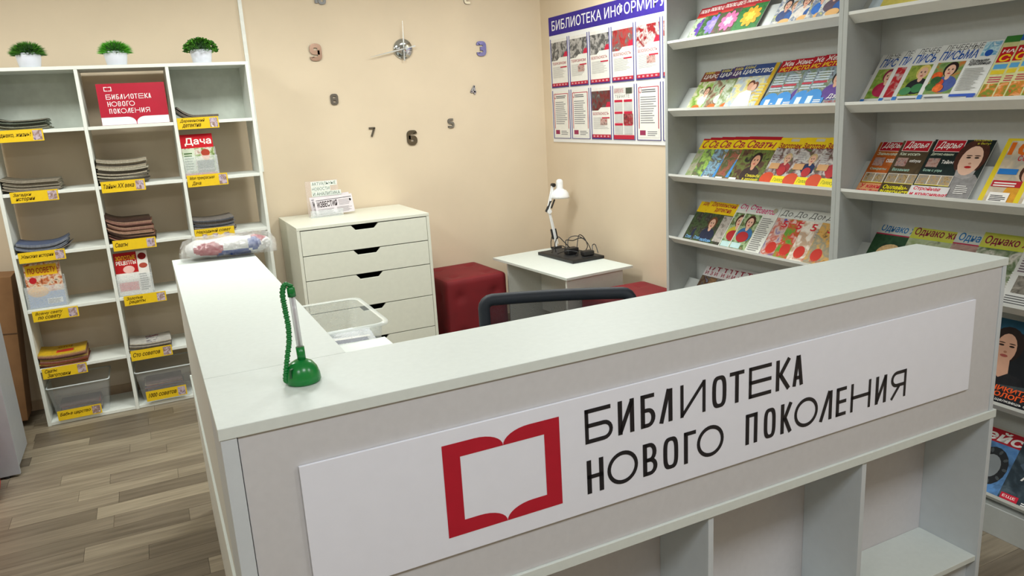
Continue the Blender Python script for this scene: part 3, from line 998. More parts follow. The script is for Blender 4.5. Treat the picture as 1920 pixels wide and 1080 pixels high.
# ------------------------------------------------------------------ information board on the right wall
PY0, PY1, PZ0, PZ1 = 3.672, 2.09, 1.344, 2.219
BW, BH = PY0 - PY1, PZ1 - PZ0
SIDE = lambda y, z, x=x1: Matrix(((0, 0, -1, x), (-1, 0, 0, y), (0, 1, 0, z), (0, 0, 0, 1)))
ib = MB().box(0, BW, 0, BH, 0.0005, .005, M('#e8e9ea', .35, .01)).obj('information_board', None, .0008)
ib.matrix_world = SIDE(PY0, PZ0)
tag(ib, 'white information board with purple header and two rows of leaflets on the right wall', 'notice board')
p = Print(BW, BH)
p.rect(0, .855, 1, 1, M('#3d2f8e', .35)).text('БИБЛИОТЕКА ИНФОРМИРУЕТ', .028, .888, .935, .972, M('#f0f0f4', .4), 0, .008)
q = p.obj('header', ib)
q.location = (0, 0, .005)
MAG_ = M('#c02a44', .4)
def leaflet(u, v, w, h, kind, seed):
    o = MB().box(0, w, 0, h, 0, .0006, PAPER).obj('leaflet', ib)
    o.location = (u, v, .0056)
    rr = random.Random(seed)
    p = Print(w, h)
    if kind == 0:
        dark = rr.choice([['#3a3434', '#7a3030', '#55504e', '#8a8480'], ['#6a6a6a', '#b8b4b0', '#4a4a4a', '#8a8884'], ['#8a2a2c', '#b03a3a', '#6a6460', '#c8c0b8'], ['#b02a30', '#8a2428', '#d0c8c4', '#9a3034']])
        p.poly([(0, .56), (.35, .56), (.5, .62), (1, .62), (1, .94), (0, .94)], pic(dark, 14, seed)).rect(.0, .94, 1, 1, M('#e4e2de', .4))
        p.poly([(.75, .62), (1, .62), (1, .72), (.85, .72)], MAG_)
        p.text(rr.choice(['БЕЗОПАСНОСТЬ', 'ТЕРРОРИЗМ']), .06, .47, .9, .525, M('#a8283c', .4), 0, .01)
        p.lines(.08, .2, .9, .44, 10, M('#bdbcba', .5), rr, .4)
        if rr.random() < .5:
            p.rect(.45, .27, .82, .4, pic(['#8a3030', '#c8a8a0', '#4a4444'], 30, seed))
        p.rect(.55, .4, .95, .425, MAG_)
        p.rect(0, 0, 1, .085, M('#4a2c72', .4)).rect(0, .02, 1, .085, M('#b82c40', .4))
        for k in range(5):
            p.rect(.06 + .19 * k, .035, .15 + .19 * k, .065, M('#d8a0a8', .4))
    elif kind == 1:
        p.rect(.05, .04, .95, .95, M('#b02a44', .4)).rect(.085, .06, .915, .935, PAPER)
        p.ell(.13, .9, .013, .02, M('#b02a44', .4)).ell(.13, .9, .009, .015, PAPER)
        p.lines(.2, .85, .9, .92, 2, M('#5a5a60', .5), rr, .5).lines(.14, .3, .85, .8, 12, M('#8c8c90', .5), rr, .4)
        p.rect(.05, .04, .95, .2, PAPER).rect(.10, .08, .36, .17, M('#9a3a5a', .4)).lines(.45, .07, .9, .17, 3, M('#8c8c90', .5), rr)
    else:
        p.rect(.02, .86, .98, .97, M('#cfccc8', .4)).text('ТЕРАКТЕ' if kind == 2 else 'ЗАДАНИЕ', .08, .78, .8, .84, M('#8a8684', .4))
        p.text('БЕРЕГИТЕ', .06, .88, .5, .95, M('#b03040', .4)).rect(.62, .85, .92, .96, M('#4c5046', .4))
        for k in range(2):
            for j in range(3):
                p.rect(.05 + .47 * k, .7 - .22 * j, .45 + .47 * k, .745 - .22 * j, MAG_).rect(.05 + .47 * k, .54 - .22 * j, .45 + .47 * k, .69 - .22 * j, M('#c4c4c2', .4))
        p.rect(.5, .28, .95, .48, pic(['#3a3a3a', '#a03038', '#8a8680'], 30, seed))
        p.rect(0, 0, 1, .08, M('#b82c40', .4))
    q = p.obj('leaflet_print', o)
    q.location = (0, 0, .0006)
PU = M('#3d3a86', .4)
CPK = clear_plastic('pocket_film', '#f4f4f4', .9, .08)
for c in range(6):
    u = .017 + .2635 * c
    for r_, (va, hh) in enumerate(((.385, .335), (.027, .335))):
        leaflet(u + .008, va + .004, .226, hh - .006, (0, (1, 1, 0, 2, 1, 1)[c])[r_], 20 + c + 10 * r_)
        pk = MB()
        pk.box(u, u + .004, va, va + hh + .004, .0052, .0085, PU).box(u + .238, u + .242, va, va + hh + .004, .0052, .0085, PU).box(u + .004, u + .238, va, va + .003, .0052, .0085, PU)
        pk.obj('pocket_frame', ib)

# ------------------------------------------------------------------ magazine racks along the right wall
XR, XB = 2.525, 2.715
TH = math.radians(36)
LIPS = [2.249, 1.9042, 1.5598, 1.213, .8708, .5105, .160]
def rack(ya, yb, label):
    t = thing('magazine_rack', (0, 0, 0), label, 'rack', 'magazine racks')
    board('side_panel', t, XR, XB + .015, ya, ya + .0218, 0, 2.42, RACKM)
    board('side_panel', t, XR, XB + .015, yb - .0218, yb, 0, 2.42, RACKM)
    board('back_panel', t, XB + .004, XB + .015, ya + .0222, yb - .0222, .115, 2.42, RACKM)
    board('top', t, XR + .005, XB + .0035, ya + .0222, yb - .0222, 2.40, 2.418, RACKM)
    board('plinth', t, XR + .004, XB + .015, ya + .0222, yb - .0222, 0, .112, RACKM)
    c, s = math.cos(TH), math.sin(TH)
    for zl in LIPS:
        D = .056
        tk = .014
        # ledge: its front edge stands up, it runs back and down to the leaning board
        q = [(XR + .002, zl), (XR + .002 + D * c, zl - D * s), (XR + .002 + D * c - tk * s, zl - D * s - tk * c), (XR + .002 - tk * s + .008, zl - tk * c)]
        q[3] = (XR + .002, zl - .012)
        MB().prism(q, ya + .0222, yb - .0222, M('#e2e4e0', .4, .02), 'y').obj('ledge', t)
        bx, bz = XR + .002 + D * c, zl - D * s
        L = .165
        q = [(bx, bz), (bx + L * s, bz + L * c), (bx + L * s + .006 * c, bz + L * c - .006 * s), (bx + .006 * c, bz - .006 * s)]
        MB().prism(q, ya + .0224, yb - .0224, RACKM, 'y').obj('leaning_board', t)
    return t
rack(.905, 2.052, 'tall grey-white magazine rack with slanted shelves in the corner beside the notice board')
rack(-.242, .9045, 'tall grey-white magazine rack nearest the counter end, cut by the photo edge')

def magazine(lip, yleft, w, h, k, dec, label, group, tilt=TH):
    """leans on the rack's board; k = how many copies lie beneath it"""
    c, s = math.cos(TH), math.sin(TH)
    d = .053 - .0042 * k
    bx, bz = XR + .002 + d * c, LIPS[lip] - d * s
    st, c2 = math.sin(tilt), math.cos(tilt)
    Mx = Matrix(((0, st, -c2, bx + .0006 * s), (-1, 0, 0, yleft), (0, c2, st, bz + .0006 * c), (0, 0, 0, 1)))
    o = std_mag(w, h, .0032, PAPER).obj('magazine')
    o.matrix_world = Mx
    tag(o, label, 'magazine', group)
    p = Print(w, h)
    dec(p)
    p.obj('cover_print', o)
ORD = ['leftmost', 'second', 'third', 'fourth', 'fifth', 'sixth', 'seventh']
def row_(lip, lefts, w, h, decs, what, where_, k0=0):
    n = len(lefts)
    for i, yl_ in enumerate(lefts):
        if n == 1:
            lb = what + ' ' + where_
        else:
            lb = '%s %s, %s' % (what, where_, 'rightmost' if i == n - 1 else 'leftmost' if i == 0 else ORD[i] + ' from left')
        magazine(lip, yl_, w, h, k0 + i, decs if callable(decs) else decs[i], lb, what + ' ' + where_)
W_ = M('#f0eeea', .4)
def flower(col, mid, bg, low):
    def f(p):
        p.rect(0, 0, 1, 1, pic(bg, 20, int(col[1:3], 16) % 7)).rect(0, .78, 1, 1, M('#a8242c', .3)).text('ЛЮБЛЮ ЦВЕТЫ', .05, .83, .95, .95, W_, 0, .02)
        p.rect(0, .73, .5, .78, M('#c03a30', .3))
        for k in range(9):
            a = 2 * PI * k / 9
            p.ell(.55 + .2 * math.cos(a), .47 + .13 * math.sin(a), .03, .016, M(col, .3, .25, 60), 10, a)
        for k in range(6):
            a = 2 * PI * k / 6 + .3
            p.ell(.55 + .09 * math.cos(a), .47 + .06 * math.sin(a), .017, .011, M(mid, .3, .2, 80), 8, a)
        p.text(low, .08, .04, .5, .16, W_, .2, .01)
    return f
row_(1, [1.962, 1.882, 1.768, 1.612], .168, .225, [flower('#5a3a92', '#7a50b0', ['#4a6a3a', '#b8c8a8', '#3a2a5a'], 'мои'), flower('#7a6ac8', '#9a8ad8', ['#3a6a2c', '#2c4c28', '#6a8a5a'], 'Летние'),
     flower('#d8689a', '#f0b0c8', ['#6a1c4a', '#3a5a2c', '#8a2c5c'], 'Все розовое'), flower('#f0a41c', '#f8c840', ['#1e5a24', '#2c7a34', '#164a1c'], 'Цветы в доме')],
     'flower magazine with red title band', 'on the highest shelf')
def family(seed, a, b):
    def f(p):
        p.rect(0, 0, 1, 1, pic(['#c8c878', '#6a7a9a', '#e0dcd0', '#4a5a3a'], 18, seed)).rect(0, .85, 1, 1, M('#c83c2c', .3))
        p.face(.35, .62, .024, '#d8a890', a, coat=b).face(.66, .56, .022, '#dcb098', '#8a6a3a', coat='#2c5aa0')
        p.ell(.5, .2, .035, .02, M('#e0b070', .3)).rect(0, 0, 1, .09, M('#d8c030', .3)).text('рецепты', .1, .02, .6, .08, M('#3a2a1a', .4))
    return f
row_(1, [1.375, 1.262, 1.165, 1.098], .165, .225, [family(1, '#2a2020', '#3a4a7a'), family(2, '#4a3020', '#e0d8d0'), family(3, '#1c1818', '#2a6ac0'), family(4, '#3a2a20', '#5a4a5a')], 'family magazine with yellow foot', 'on the highest shelf')
def tsar(pc, sd, couple=False, side=None):
    def f(p):
        p.rect(0, 0, 1, 1, pic(pc, 14, sd))
        p.rect(0, .74, .9, 1, M(['#8a4a3a', '#3a3a6a', '#54406a', '#3c4f86'][sd % 4], .3, .1)).text('БАБЬЕ', .05, .92, .36, .98, M('#e8d860', .4), .2, .01)
        p.text('ЦАРСТВО', .06, .79, .9, .90, W_, .15, .02)
        p.rect(.9, 0, 1, 1, M('#c8a428', .3)) if side else None
        if couple:
            p.ell(.5, .56, .022, .024, M('#5a3020', .3)).ell(.5, .52, .018, .022, M('#d8a488', .3)).ell(.64, .52, .018, .024, M('#7a4a30', .3)).ell(.62, .49, .015, .02, M('#e0b49c', .3))
            p.poly([(.2, .05), (.28, .38), (.45, .44), (.62, .4), (.72, .1)], M('#e8e8ee', .3, .05)).rect(.08, .03, .55, .1, W_)
            p.lines(.74, .2, .97, .6, 6, M('#e0c860', .4))
        else:
            p.face(.42, .5, .022, '#d8ac94', '#5a3424', coat='#dcd4cc').ell(.3, .12, .03, .02, M('#c86a30', .3))
    return f
row_(2, [1.956, 1.828, 1.726, 1.652], .236, .262, [tsar(['#4a7a2c', '#8aa84a', '#d8d0b8', '#2c4a20'], 0), tsar(['#5a7a44', '#a8b898', '#8a6a54', '#3a4a30'], 1), tsar(['#6a8a4a', '#c8d0c0', '#8a9a6a', '#4a5a34'], 2),
     tsar(['#c8a838', '#a8b8c8', '#e0d8a0', '#d0b840'], 3, True, True)], 'golden romance magazine with white title', 'on the second rack shelf')
def zhen(face, sd):
    def f(p):
        p.rect(0, 0, 1, 1, pic(['#4a3a3a', '#8a9aa8', '#6a7a5a', '#b8a8a8'], 16, sd)).rect(0, .76, 1, 1, M('#b01c2c', .3))
        p.text('Женские', .06, .88, .8, .98, W_, .25, .02).text('ИСТОРИИ', .04, .77, .85, .86, M('#f0c830', .4), .2, .03)
        p.lines(.05, .36, .45, .7, 7, M('#c4d0d8', .4)).rect(.04, .45, .4, .49, M('#b83a4a', .4))
        if face:
            p.face(.66, .52, .03, '#d0a088', '#1e1614', coat='#5a3a8a')
        p.ell(.22, .16, .05, .045, M('#3a8ad0', .3)).rect(0, 0, .55, .16, M('#3a8ad0', .3)).rect(.1, .06, .24, .2, M('#d8e8f0', .4)).lines(.3, .04, .5, .14, 3, W_)
        p.text('Дзю', .62, .12, .95, .22, W_, .2, .01).text('ТЯЖЕЛО', .6, .04, .95, .09, M('#d04030', .4))
    return f
row_(2, [1.397, 1.315, 1.205, 1.138], .205, .262, [zhen(False, 1), zhen(True, 2), zhen(False, 3), zhen(True, 4)], 'red titled story magazine with blue badge', 'on the second rack shelf', 4)
def svat(pc, sd):
    def f(p):
        p.rect(0, 0, 1, 1, pic(pc, 16, sd)).rect(0, .72, 1, .95, M('#e8c81c', .3)).rect(0, .93, 1, 1, M('#a81c28', .3))
        p.text('Сваты', .08, .75, .92, .92, M('#a01c3c', .4), .3, .02)
        if sd % 2 == 0:
            p.face(.58, .48, .034, '#c89478', '#2a1c18', coat='#3a2c28')
        else:
            p.poly([(.35, .1), (.42, .5), (.6, .5), (.7, .1)], M('#4a8ac8', .3, .1)).ell(.5, .56, .018, .024, M('#d8a890', .3))
        p.text('Свадьба', .5, .13, .92, .2, M('#e8d840', .4), .1, .01).text('в деревне', .45, .05, .92, .11, M('#e8d840', .4), .1, .01).rect(.04, .02, .26, .1, W_)
    return f
row_(3, [1.962, 1.906, 1.815, 1.712, 1.607], .222, .262, [svat(['#5a7a3a', '#8a9a6a', '#a8a090', '#3a4a2c'], 1), svat(['#6a9a2c', '#a0c060', '#5a6a4a', '#8a6a5a'], 3), svat(['#4a6a3a', '#8ab0c8', '#5a5044', '#98a878'], 5), svat(['#6a3a34', '#9a5a4a', '#4a5a34', '#8a7060'], 7),
     svat(['#3a2a24', '#5a4030', '#6a7a3a', '#2a201c'], 8)], 'magazine with magenta script on yellow', 'on the third rack shelf')
def zago(sd, coat):
    def f(p):
        p.rect(0, 0, 1, 1, pic(['#8a8a88', '#c4c0bc', '#6a4a4a', '#4a6a3a'], 16, sd)).rect(0, .78, 1, 1, M('#e0c01c', .3)).text('Заготовки', .05, .77, .98, .89, M('#8c1c24', .4), .15, .03)
        p.rect(.4, .92, .7, .98, M('#c0b8a0', .4)).face(.62, .56, .022, '#d8aa92', '#b8a078', coat=coat)
        p.lines(.06, .5, .36, .72, 5, M('#a8a4a4', .4)).rect(.1, .34, .45, .46, M('#c89a6a', .3))
        p.ell(.22, .13, .042, .035, M('#c84a28', .3)).rect(.42, 0, 1, .2, M('#e4d020', .3)).text('Голосуй', .48, .07, .95, .16, M('#4a6a1c', .4), .2, .01).ell(.62, .3, .024, .024, M('#b02c30', .3))
    return f
row_(3, [1.383, 1.234, 1.096], .164, .255, [zago(1, '#9a2c34'), zago(2, '#1c2c54'), zago(3, '#a83038')], 'yellow headed recipe magazine with tomato', 'on the third rack shelf', 5)
def dere(p):
    p.rect(0, 0, 1, 1, pic(['#2a3024', '#4a5a3a', '#3a3430', '#6a6a5a'], 16, 4)).rect(0, .7, 1, 1, M('#e0bc18', .3)).text('Деревенский', .1, .84, .95, .96, M('#a0202c', .4), .2, .02)
    p.text('детектив', .3, .73, .85, .83, M('#a0202c', .4), 0, .02).face(.45, .48, .03, '#d8ac94', '#6a4028', coat='#2c3044').rect(.72, .12, 1, .68, pic(['#8a8a84', '#b8b0a8', '#5a544c'], 20, 6))
    p.rect(0, 0, 1, .06, M('#b06a2c', .3)).text('Стоп', .08, .1, .28, .17, M('#7ab0e0', .4), .1, .02).text('любовь', .3, .08, .7, .15, M('#7ab0e0', .4), .1, .02)
row_(4, [1.980, 1.906], .224, .27, dere, 'dark magazine with yellow title band', 'on the fourth rack shelf')
def sov(coat):
    def f(p):
        p.rect(0, 0, 1, 1, M('#d4d4cc', .35)).rect(0, .82, 1, 1, M('#c8ccc8', .3)).text('Сто', .08, .87, .4, .98, M('#c02c6a', .4), .3, .02).text('советов', .3, .82, .88, .91, M('#c02c6a', .4), .2, .02)
        p.rect(.03, .05, .55, .78, pic(['#6a8a4a', '#a8b890', '#4a6a3a', '#8a7a5a'], 18, 3)).face(.3, .6, .03, '#dcb09a', '#4a2c20', coat=coat).ell(.28, .3, .04, .03, M('#a82c30', .3))
        p.lines(.6, .08, .95, .76, 17, M('#8c8c8a', .4), None, .45).rect(.06, .06, .36, .17, M('#b8d4d4', .4)).ell(.86, .9, .014, .014, M('#a8a08c', .4))
    return f
row_(4, [1.678, 1.602], .218, .272, [sov('#c8b83a'), sov('#3a6a9a')], 'pale advice magazine with pink title', 'on the fourth rack shelf', 2)
def doma(pc, sd):
    def f(p):
        p.rect(0, 0, 1, 1, pic(pc, 14, sd)).rect(0, .8, 1, 1, M('#c8cac4', .3)).text('Дома', .06, .83, .9, .96, M('#4a4a48', .4), .15, .0)
        p.text('5', .3, .62, .5, .76, M('#c02c34', .4), 0, .02).ell(.32, .2, .03, .032, M('#c03428', .3)).lines(.55, .5, .9, .7, 4, M('#8a8680', .4)).text('волшебный', .2, .06, .95, .12, M('#c86a4a', .4))
    return f
row_(4, [1.377, 1.286, 1.196, 1.095], .163, .265, [doma(['#5a5a9a', '#c8b0a8', '#b85a4a', '#d8d0c8'], 1), doma(['#4a7a2c', '#6a9a3c', '#c83a30', '#d8d8c8'], 2), doma(['#c8c0b4', '#e0d8cc', '#b89a80', '#a8a49a'], 3), doma(['#c8a878', '#8a8a7a', '#d0a050', '#5a4a3a'], 4)], 'pale home magazine with thin title', 'on the fourth rack shelf', 4)
def tai(pc, sd):
    def f(p):
        p.rect(0, 0, 1, 1, pic(pc, 14, sd)).rect(0, .72, 1, 1, M('#c4c0c0', .3)).text('ТАЙНЫ', .06, .86, .95, .98, M('#8c1c34', .4), 0, .03).text('И ЗАГАДКИ', .06, .74, .95, .84, M('#8c1c34', .4), 0, .02)
        p.text('ХРИ', .08, .1, .5, .2, M('#d8c030', .4), .1, .02)
    return f
row_(5, [1.935, 1.858, 1.80, 1.752, 1.712, 1.664, 1.610], .24, .272, [tai(['#2c3a5a', '#6a5a44', '#4a2c24', '#8aa0b8'], 1), tai(['#5a4434', '#8a6a4a', '#3a2c28'], 2), tai(['#3a3a3a', '#6a6460', '#8a8480'], 3), tai(['#7a2c34', '#4a3a3a', '#9a8a80'], 4), tai(['#3a4a4a', '#6a7a7a', '#2c3434'], 5), tai(['#6a6a6a', '#9a9490', '#4a4644'], 6), tai(['#8a8a88', '#b8b4ac', '#5a5854'], 7)],
     'grey magazine with dark red title', 'just above the counter edge')
def darkm(p):
    p.rect(0, 0, 1, 1, pic(['#1c2022', '#3a4040', '#2a2c2c', '#5a5a54'], 14, 3)).rect(0, .86, 1, .98, M('#5a6060', .3))
row_(5, [1.355, 1.17], .22, .265, darkm, 'dark covered magazine', 'just above the counter edge')
# second rack
def lech(kind, sd):
    def f(p):
        p.rect(0, 0, 1, 1, M('#dcdedc', .3, .02)).text('ЛЕЧЕБНЫЕ', .08, .89, .72, .985, M('#3a3c40', .4), .15, -.004).text('ПИСЬМА', .06, .735, .68, .885, M('#2454a8', .4), .2, .02)
        p.rect(.73, .76, .98, .98, pic(['#8ac0d8', '#c8e4ec', '#5aa0c8', '#e4f0f0'], 26, sd)).ell(.85, .80, .014, .014, M('#2454b0', .3))
        p.rect(.08, .18, .55, .70, pic([['#5a8a2c', '#8aa84a', '#c8c87a'], ['#a82028', '#b83038', '#c8c8c4'], ['#5a7a2c', '#98a848', '#3c5a24'], ['#4a6a34', '#7a9a5a', '#c86a30']][kind], 20, sd))
        if kind == 1:
            p.poly([(.3, .26), (.4, .5), (.5, .5), (.38, .26)], M('#d8d4cc', .3)).text('ЛК', .34, .55, .52, .62, W_, .2)
        else:
            p.face(.36, .56, .026, '#e0b49c', ['#8a2c4a', '#000000', '#d8c070', '#241a18'][kind], coat=['#a8284a', '#000000', '#23262a', '#4a5a9a'][kind])
            if kind == 2:
                p.ell(.2, .26, .024, .018, M('#4a8a5a', .3)).ell(.4, .3, .026, .02, M('#3a7a4a', .3))
            if kind == 3:
                for a, b, c in ((.18, .48, '#d85a24'), (.26, .36, '#c84a2c'), (.16, .3, '#3a6a34'), (.3, .27, '#e06a30'), (.2, .4, '#2f5a30')):
                    p.ell(a, b, .02, .017, M(c, .3, .3, 80))
        p.text('Осенняя', .62, .66, .92, .71, M('#2a2a2c', .4), .2, .02).text('красавица', .62, .6, .96, .655, M('#2a2a2c', .4), .2, .02)
        p.lines(.6, .22, .94, .58, 14, M('#a2a29e', .4), None, .4).rect(.02, .04, .10, .17, M('#3a7ac8', .35)).lines(.14, .05, .52, .15, 3, M('#6a6a6c', .4)).rect(.56, .12, .98, .16, M('#3a5ab8', .35)).lines(.58, .04, .82, .11, 3, M('#8a8a9a', .4)).rect(.86, .04, .97, .12, M('#3a54b0', .35))
    return f
row_(2, [.868, .779, .717, .606], .229, .262, [lech(0, 1), lech(1, 2), lech(2, 3), lech(3, 4)], 'white health magazine with blue title', 'on the near rack')
def narod(sd, top):
    def f(p):
        p.rect(0, 0, 1, 1, pic(['#d8d2a0', '#c8c88a', '#e0dcb8'], 12, sd)).rect(0, .9, 1, 1, M(top, .3)).rect(.03, .6, .97, .83, M('#b81c24', .3)).text('НАРОДНЫЙ', .06, .73, .94, .81, M('#f0ece4', .4), .1, .02)
        p.text('СОВЕТ', .06, .61, .94, .72, M('#f0c81c', .4), .1, .03).rect(.04, .5, .6, .57, M('#5aa0d0', .3)).rect(.04, .42, .7, .48, M('#d8c030', .3)).lines(.06, .3, .7, .4, 3, M('#b84a5a', .4))
        p.rect(.03, .06, .97, .28, pic(['#c84a24', '#6a8a2c', '#d87a34', '#e0d0a0'], 24, sd)).rect(.05, .0, .4, .05, W_)
    return f
row_(2, [.372, .315, .274, .217], .205, .27, [narod(1, '#3a7a34'), narod(2, '#2c5aa8'), narod(3, '#3a7a34'), narod(4, '#2c5aa8')], 'cream magazine with red title block', 'at the right photo edge', 4)
def lowb(sd, a):
    def f(p):
        p.rect(0, 0, 1, 1, M(a, .3, .1, 40)).lines(.06, .03, .6, .14, 3, M('#3a6ac0', .4)).ell(.7, .08, .015, .012, M('#d8a040', .3))
    return f
row_(1, [.852, .794], .165, .225, [lowb(1, '#c4d4e0'), lowb(2, '#d8cc6a')], 'pale magazine seen only by its foot', 'on the near rack')
def darya(kind):
    bg = [['#c86a2c', '#a8541c', '#d88a4a'], ['#5a4a34', '#4a3c2a', '#7a6a4a'], ['#16201e', '#1c2a28', '#101616']][kind]
    def f(p):
        p.rect(0, 0, 1, 1, pic(bg, 8, kind)).rect(.05, .77, .54, .96, M('#e8dcd8', .3)).rect(.06, .778, .53, .952, M('#b01828', .3)).text('Дарья', .09, .80, .5, .93, W_, .35, .01)
        if kind == 2:
            # portrait: red-brown hair, pale face, red lips, grey roll-neck
            p.poly([(.44, 0), (.42, .2), (.52, .34), (.62, .42), (.93, .44), (1, .38), (1, 0)], M('#8c8a8a', .4, .15, 70))
            p.ell(.74, .70, .060, .075, M('#4a2a20', .3, .2, 60)).poly([(.60, .5), (.62, .4), (.78, .36), (.9, .4), (.91, .5)], M('#a09c9c', .4, .15, 70))
            p.ell(.75, .645, .041, .062, M('#e4bca6', .3, .04))
            p.ell(.70, .69, .009, .0035, M('#2c201c', .3)).ell(.83, .69, .009, .0035, M('#2c201c', .3)).ell(.70, .72, .012, .0022, M('#4a3228', .3)).ell(.83, .72, .012, .0022, M('#4a3228', .3))
            p.ell(.765, .60, .006, .004, M('#c08a74', .3)).ell(.76, .545, .013, .005, M('#b01c20', .3))
        else:
            p.ell(.78, .55, .045, .06, M(['#b86a3c', '#8a6a4a'][kind], .3, .2, 40))
        tl = [('Зимняя', 'сказка', 'Секреты'), ('Как носить', 'каблуки', 'Вязание'), ('Детокс-ванны', 'Тайны', 'Если с утра')][kind]
        p.text(tl[0], .06, .70, .44, .75, M('#d8e0c8', .4), .05, .02).text(tl[1], .3, .58, .5, .64, W_, .05, .02).rect(.06, .52, .26, .66, pic(['#8a4a4a', '#b89a90', '#5a5a6a'], 40, kind)).text(tl[2], .06, .44, .38, .49, M('#a8d0c0', .4), .05, .02)
        p.rect(.03, .24, .62, .40, M('#e0dcd4', .35))
        for k in range(3):
            p.rect(.04 + .195 * k, .25, .22 + .195 * k, .39, pic(['#3a3a34', '#b89a6a', '#8a8a88', '#d8a84a'], 45, k + kind))
        p.rect(.03, .235, .62, .245, M('#d8c830', .35))
        big = [('У каких', 'есть будущее'), ('Онлайн-', 'знакомства'), ('Стройная', 'и красивая!')][kind]
        bc = M(['#c82438', '#e4d820', '#c81c3c'][kind], .4)
        p.rect(.0, .04, .66, .22, M(['#d89a6a', '#6a5a3c', '#d8d4d4'][kind], .35)) if kind != 1 else None
        p.text(big[0], .06, .14, .52, .21, bc, .15, .03).text(big[1], .03, .05, .66, .125, bc, .15, .03).lines(.05, .01, .5, .03, 1, W_)
        p.lines(.74, .14, .95, .28, 5, W_, None, .35).text('Пользуйтесь', .66, .93, .94, .97, M('#e0d840', .4)).text('в быту!', .74, .88, .94, .92, M('#e0d840', .4))
    return f
row_(3, [.856, .749, .612], .236, .275, [darya(0), darya(1), darya(2)], 'glossy magazine with red title box', 'on the near rack')
def ten(p):
    p.rect(0, 0, 1, 1, M('#e0c82c', .3)).rect(.08, .05, 1, .95, pic(['#d8d4c8', '#c8b8a0', '#a8a49a'], 14, 2)).text('1000', .1, .74, .85, .93, M('#d86a1c', .4), 0, .04).text('советов', .3, .66, .8, .74, M('#c02c3c', .4), 0, .01)
    p.face(.6, .48, .034, '#dcac94', '#4a2c20', coat='#d89a2c').rect(.1, .46, .4, .54, M('#2c7ac8', .35)).rect(.1, .28, .55, .37, M('#b82430', .35)).lines(.13, .29, .5, .36, 2, W_).rect(.14, .06, .45, .2, W_).lines(.17, .08, .42, .17, 4, INK)
row_(3, [.336, .212], .22, .275, ten, 'yellow edged magazine with smiling girl', 'at the right photo edge', 3)
def odn(blue, pc, kind):
    def f(p):
        p.rect(0, 0, 1, 1, pic(pc, 12, kind)).rect(0, .78, 1, 1, M('#b8bcb4' if blue else '#b8b84a', .3)).rect(0, .965, 1, 1, M('#8c2440' if blue else '#a8b048', .3)).rect(0, .765, 1, .785, M('#a82c4a' if blue else '#b8c03a', .3))
        p.text('Однако жизнь!', .05, .80, .99, .945, M('#2c6aa0' if blue else '#7a2038', .4), .08, .02)
        if kind == 0:
            p.ell(.34, .50, .05, .032, M('#c8a878', .4, .2, 90), 18, .3).ell(.4, .44, .022, .03, M('#d8a890', .3)).ell(.3, .46, .014, .014, M('#4a5a9a', .3)).poly([(.2, .0), (.3, .28), (.5, .3), (.66, .0)], M('#5a4a54', .3))
        elif kind == 1:
            p.ell(.55, .55, .06, .035, M('#1e1c1c', .3)).ell(.58, .5, .03, .03, M('#a89488', .3)).poly([(.2, 0), (.3, .4), (.8, .4), (.9, 0)], M('#2a2628', .3))
        elif kind == 2:
            p.ell(.5, .52, .08, .045, M('#b8887a', .3)).ell(.58, .46, .03, .012, M('#3a2420', .3))
        else:
            p.lines(.6, .1, .96, .5, 12, M('#d8d4d8', .4))
        p.rect(.8, .7, .86, .75, M('#d8d840', .35))
    return f
row_(4, [.833, .676, .490, .387], .262, .275, [odn(True, ['#1e3a24', '#2c4c30', '#162a1c'], 0), odn(False, ['#8a9a6a', '#a8b090', '#4a4c44'], 1), odn(True, ['#8a6a62', '#a88a80', '#5a4440'], 2), odn(False, ['#3a4a2c', '#6a7a5a', '#c8c4b8', '#2c3424'], 3)],
     'magazine with broad one-line title', 'behind the right counter end')
def newsy(p):
    p.rect(0, 0, 1, 1, M('#c8c8c4', .35)).lines(.05, .5, .95, .95, 12, M('#6a5a64', .4)).rect(.1, .2, .6, .45, pic(['#3a3a34', '#7a746a', '#9a948a'], 25, 8)).lines(.05, .05, .95, .18, 4, M('#5a5a5a', .4))
row_(4, [.225, .13], .22, .27, newsy, 'grey text-filled magazine', 'beside the right end of the counter', 4)
def woman(p):
    SK = M('#cf9f86', .3, .05)
    p.rect(0, 0, 1, 1, M('#14171c', .25, .2, 20)).rect(0, .86, 1, 1, M('#1c4a62', .3, .2, 20))
    p.ell(.26, .70, .058, .064, M('#21130f', .3, .2, 60))
    p.poly([(.14, .36), (.18, .56), (.36, .56), (.40, .36), (.27, .30)], SK).ell(.26, .655, .036, .053, SK)
    for u in (.18, .34):
        p.ell(u, .685, .0095, .0035, M('#2a1a16', .3)).ell(u, .715, .0115, .002, M('#3a241c', .3))
    p.ell(.265, .61, .006, .004, M('#a87258', .3)).ell(.26, .565, .0135, .005, M('#a05048', .3))
    p.poly([(0, .02), (0, .40), (.14, .37), (.27, .30), (.40, .37), (.62, .34), (.8, .02)], M('#1c1c20', .3, .2, 40)).poly([(.3, .22), (.9, .28), (1, .34), (1, .24), (.5, .18)], M('#3a4244', .3, .2, 40))
    p.lines(.62, .46, .98, .58, 4, M('#c8c8cc', .4), None, .4)
    OR = M('#e85a24', .4)
    p.text('НИКИТА', .21, .155, .80, .215, OR, .1, .03).text('КОЛОГРИВ', .19, .085, .98, .145, OR, .1, .03).text('Не щелкаешь с', .2, .03, .8, .07, W_, .1)
magazine(5, .268, .225, .30, 8, woman, 'black glossy magazine with dark-haired woman and orange lettering beside the counter end', 'glossy magazines low on the near rack', math.radians(20))
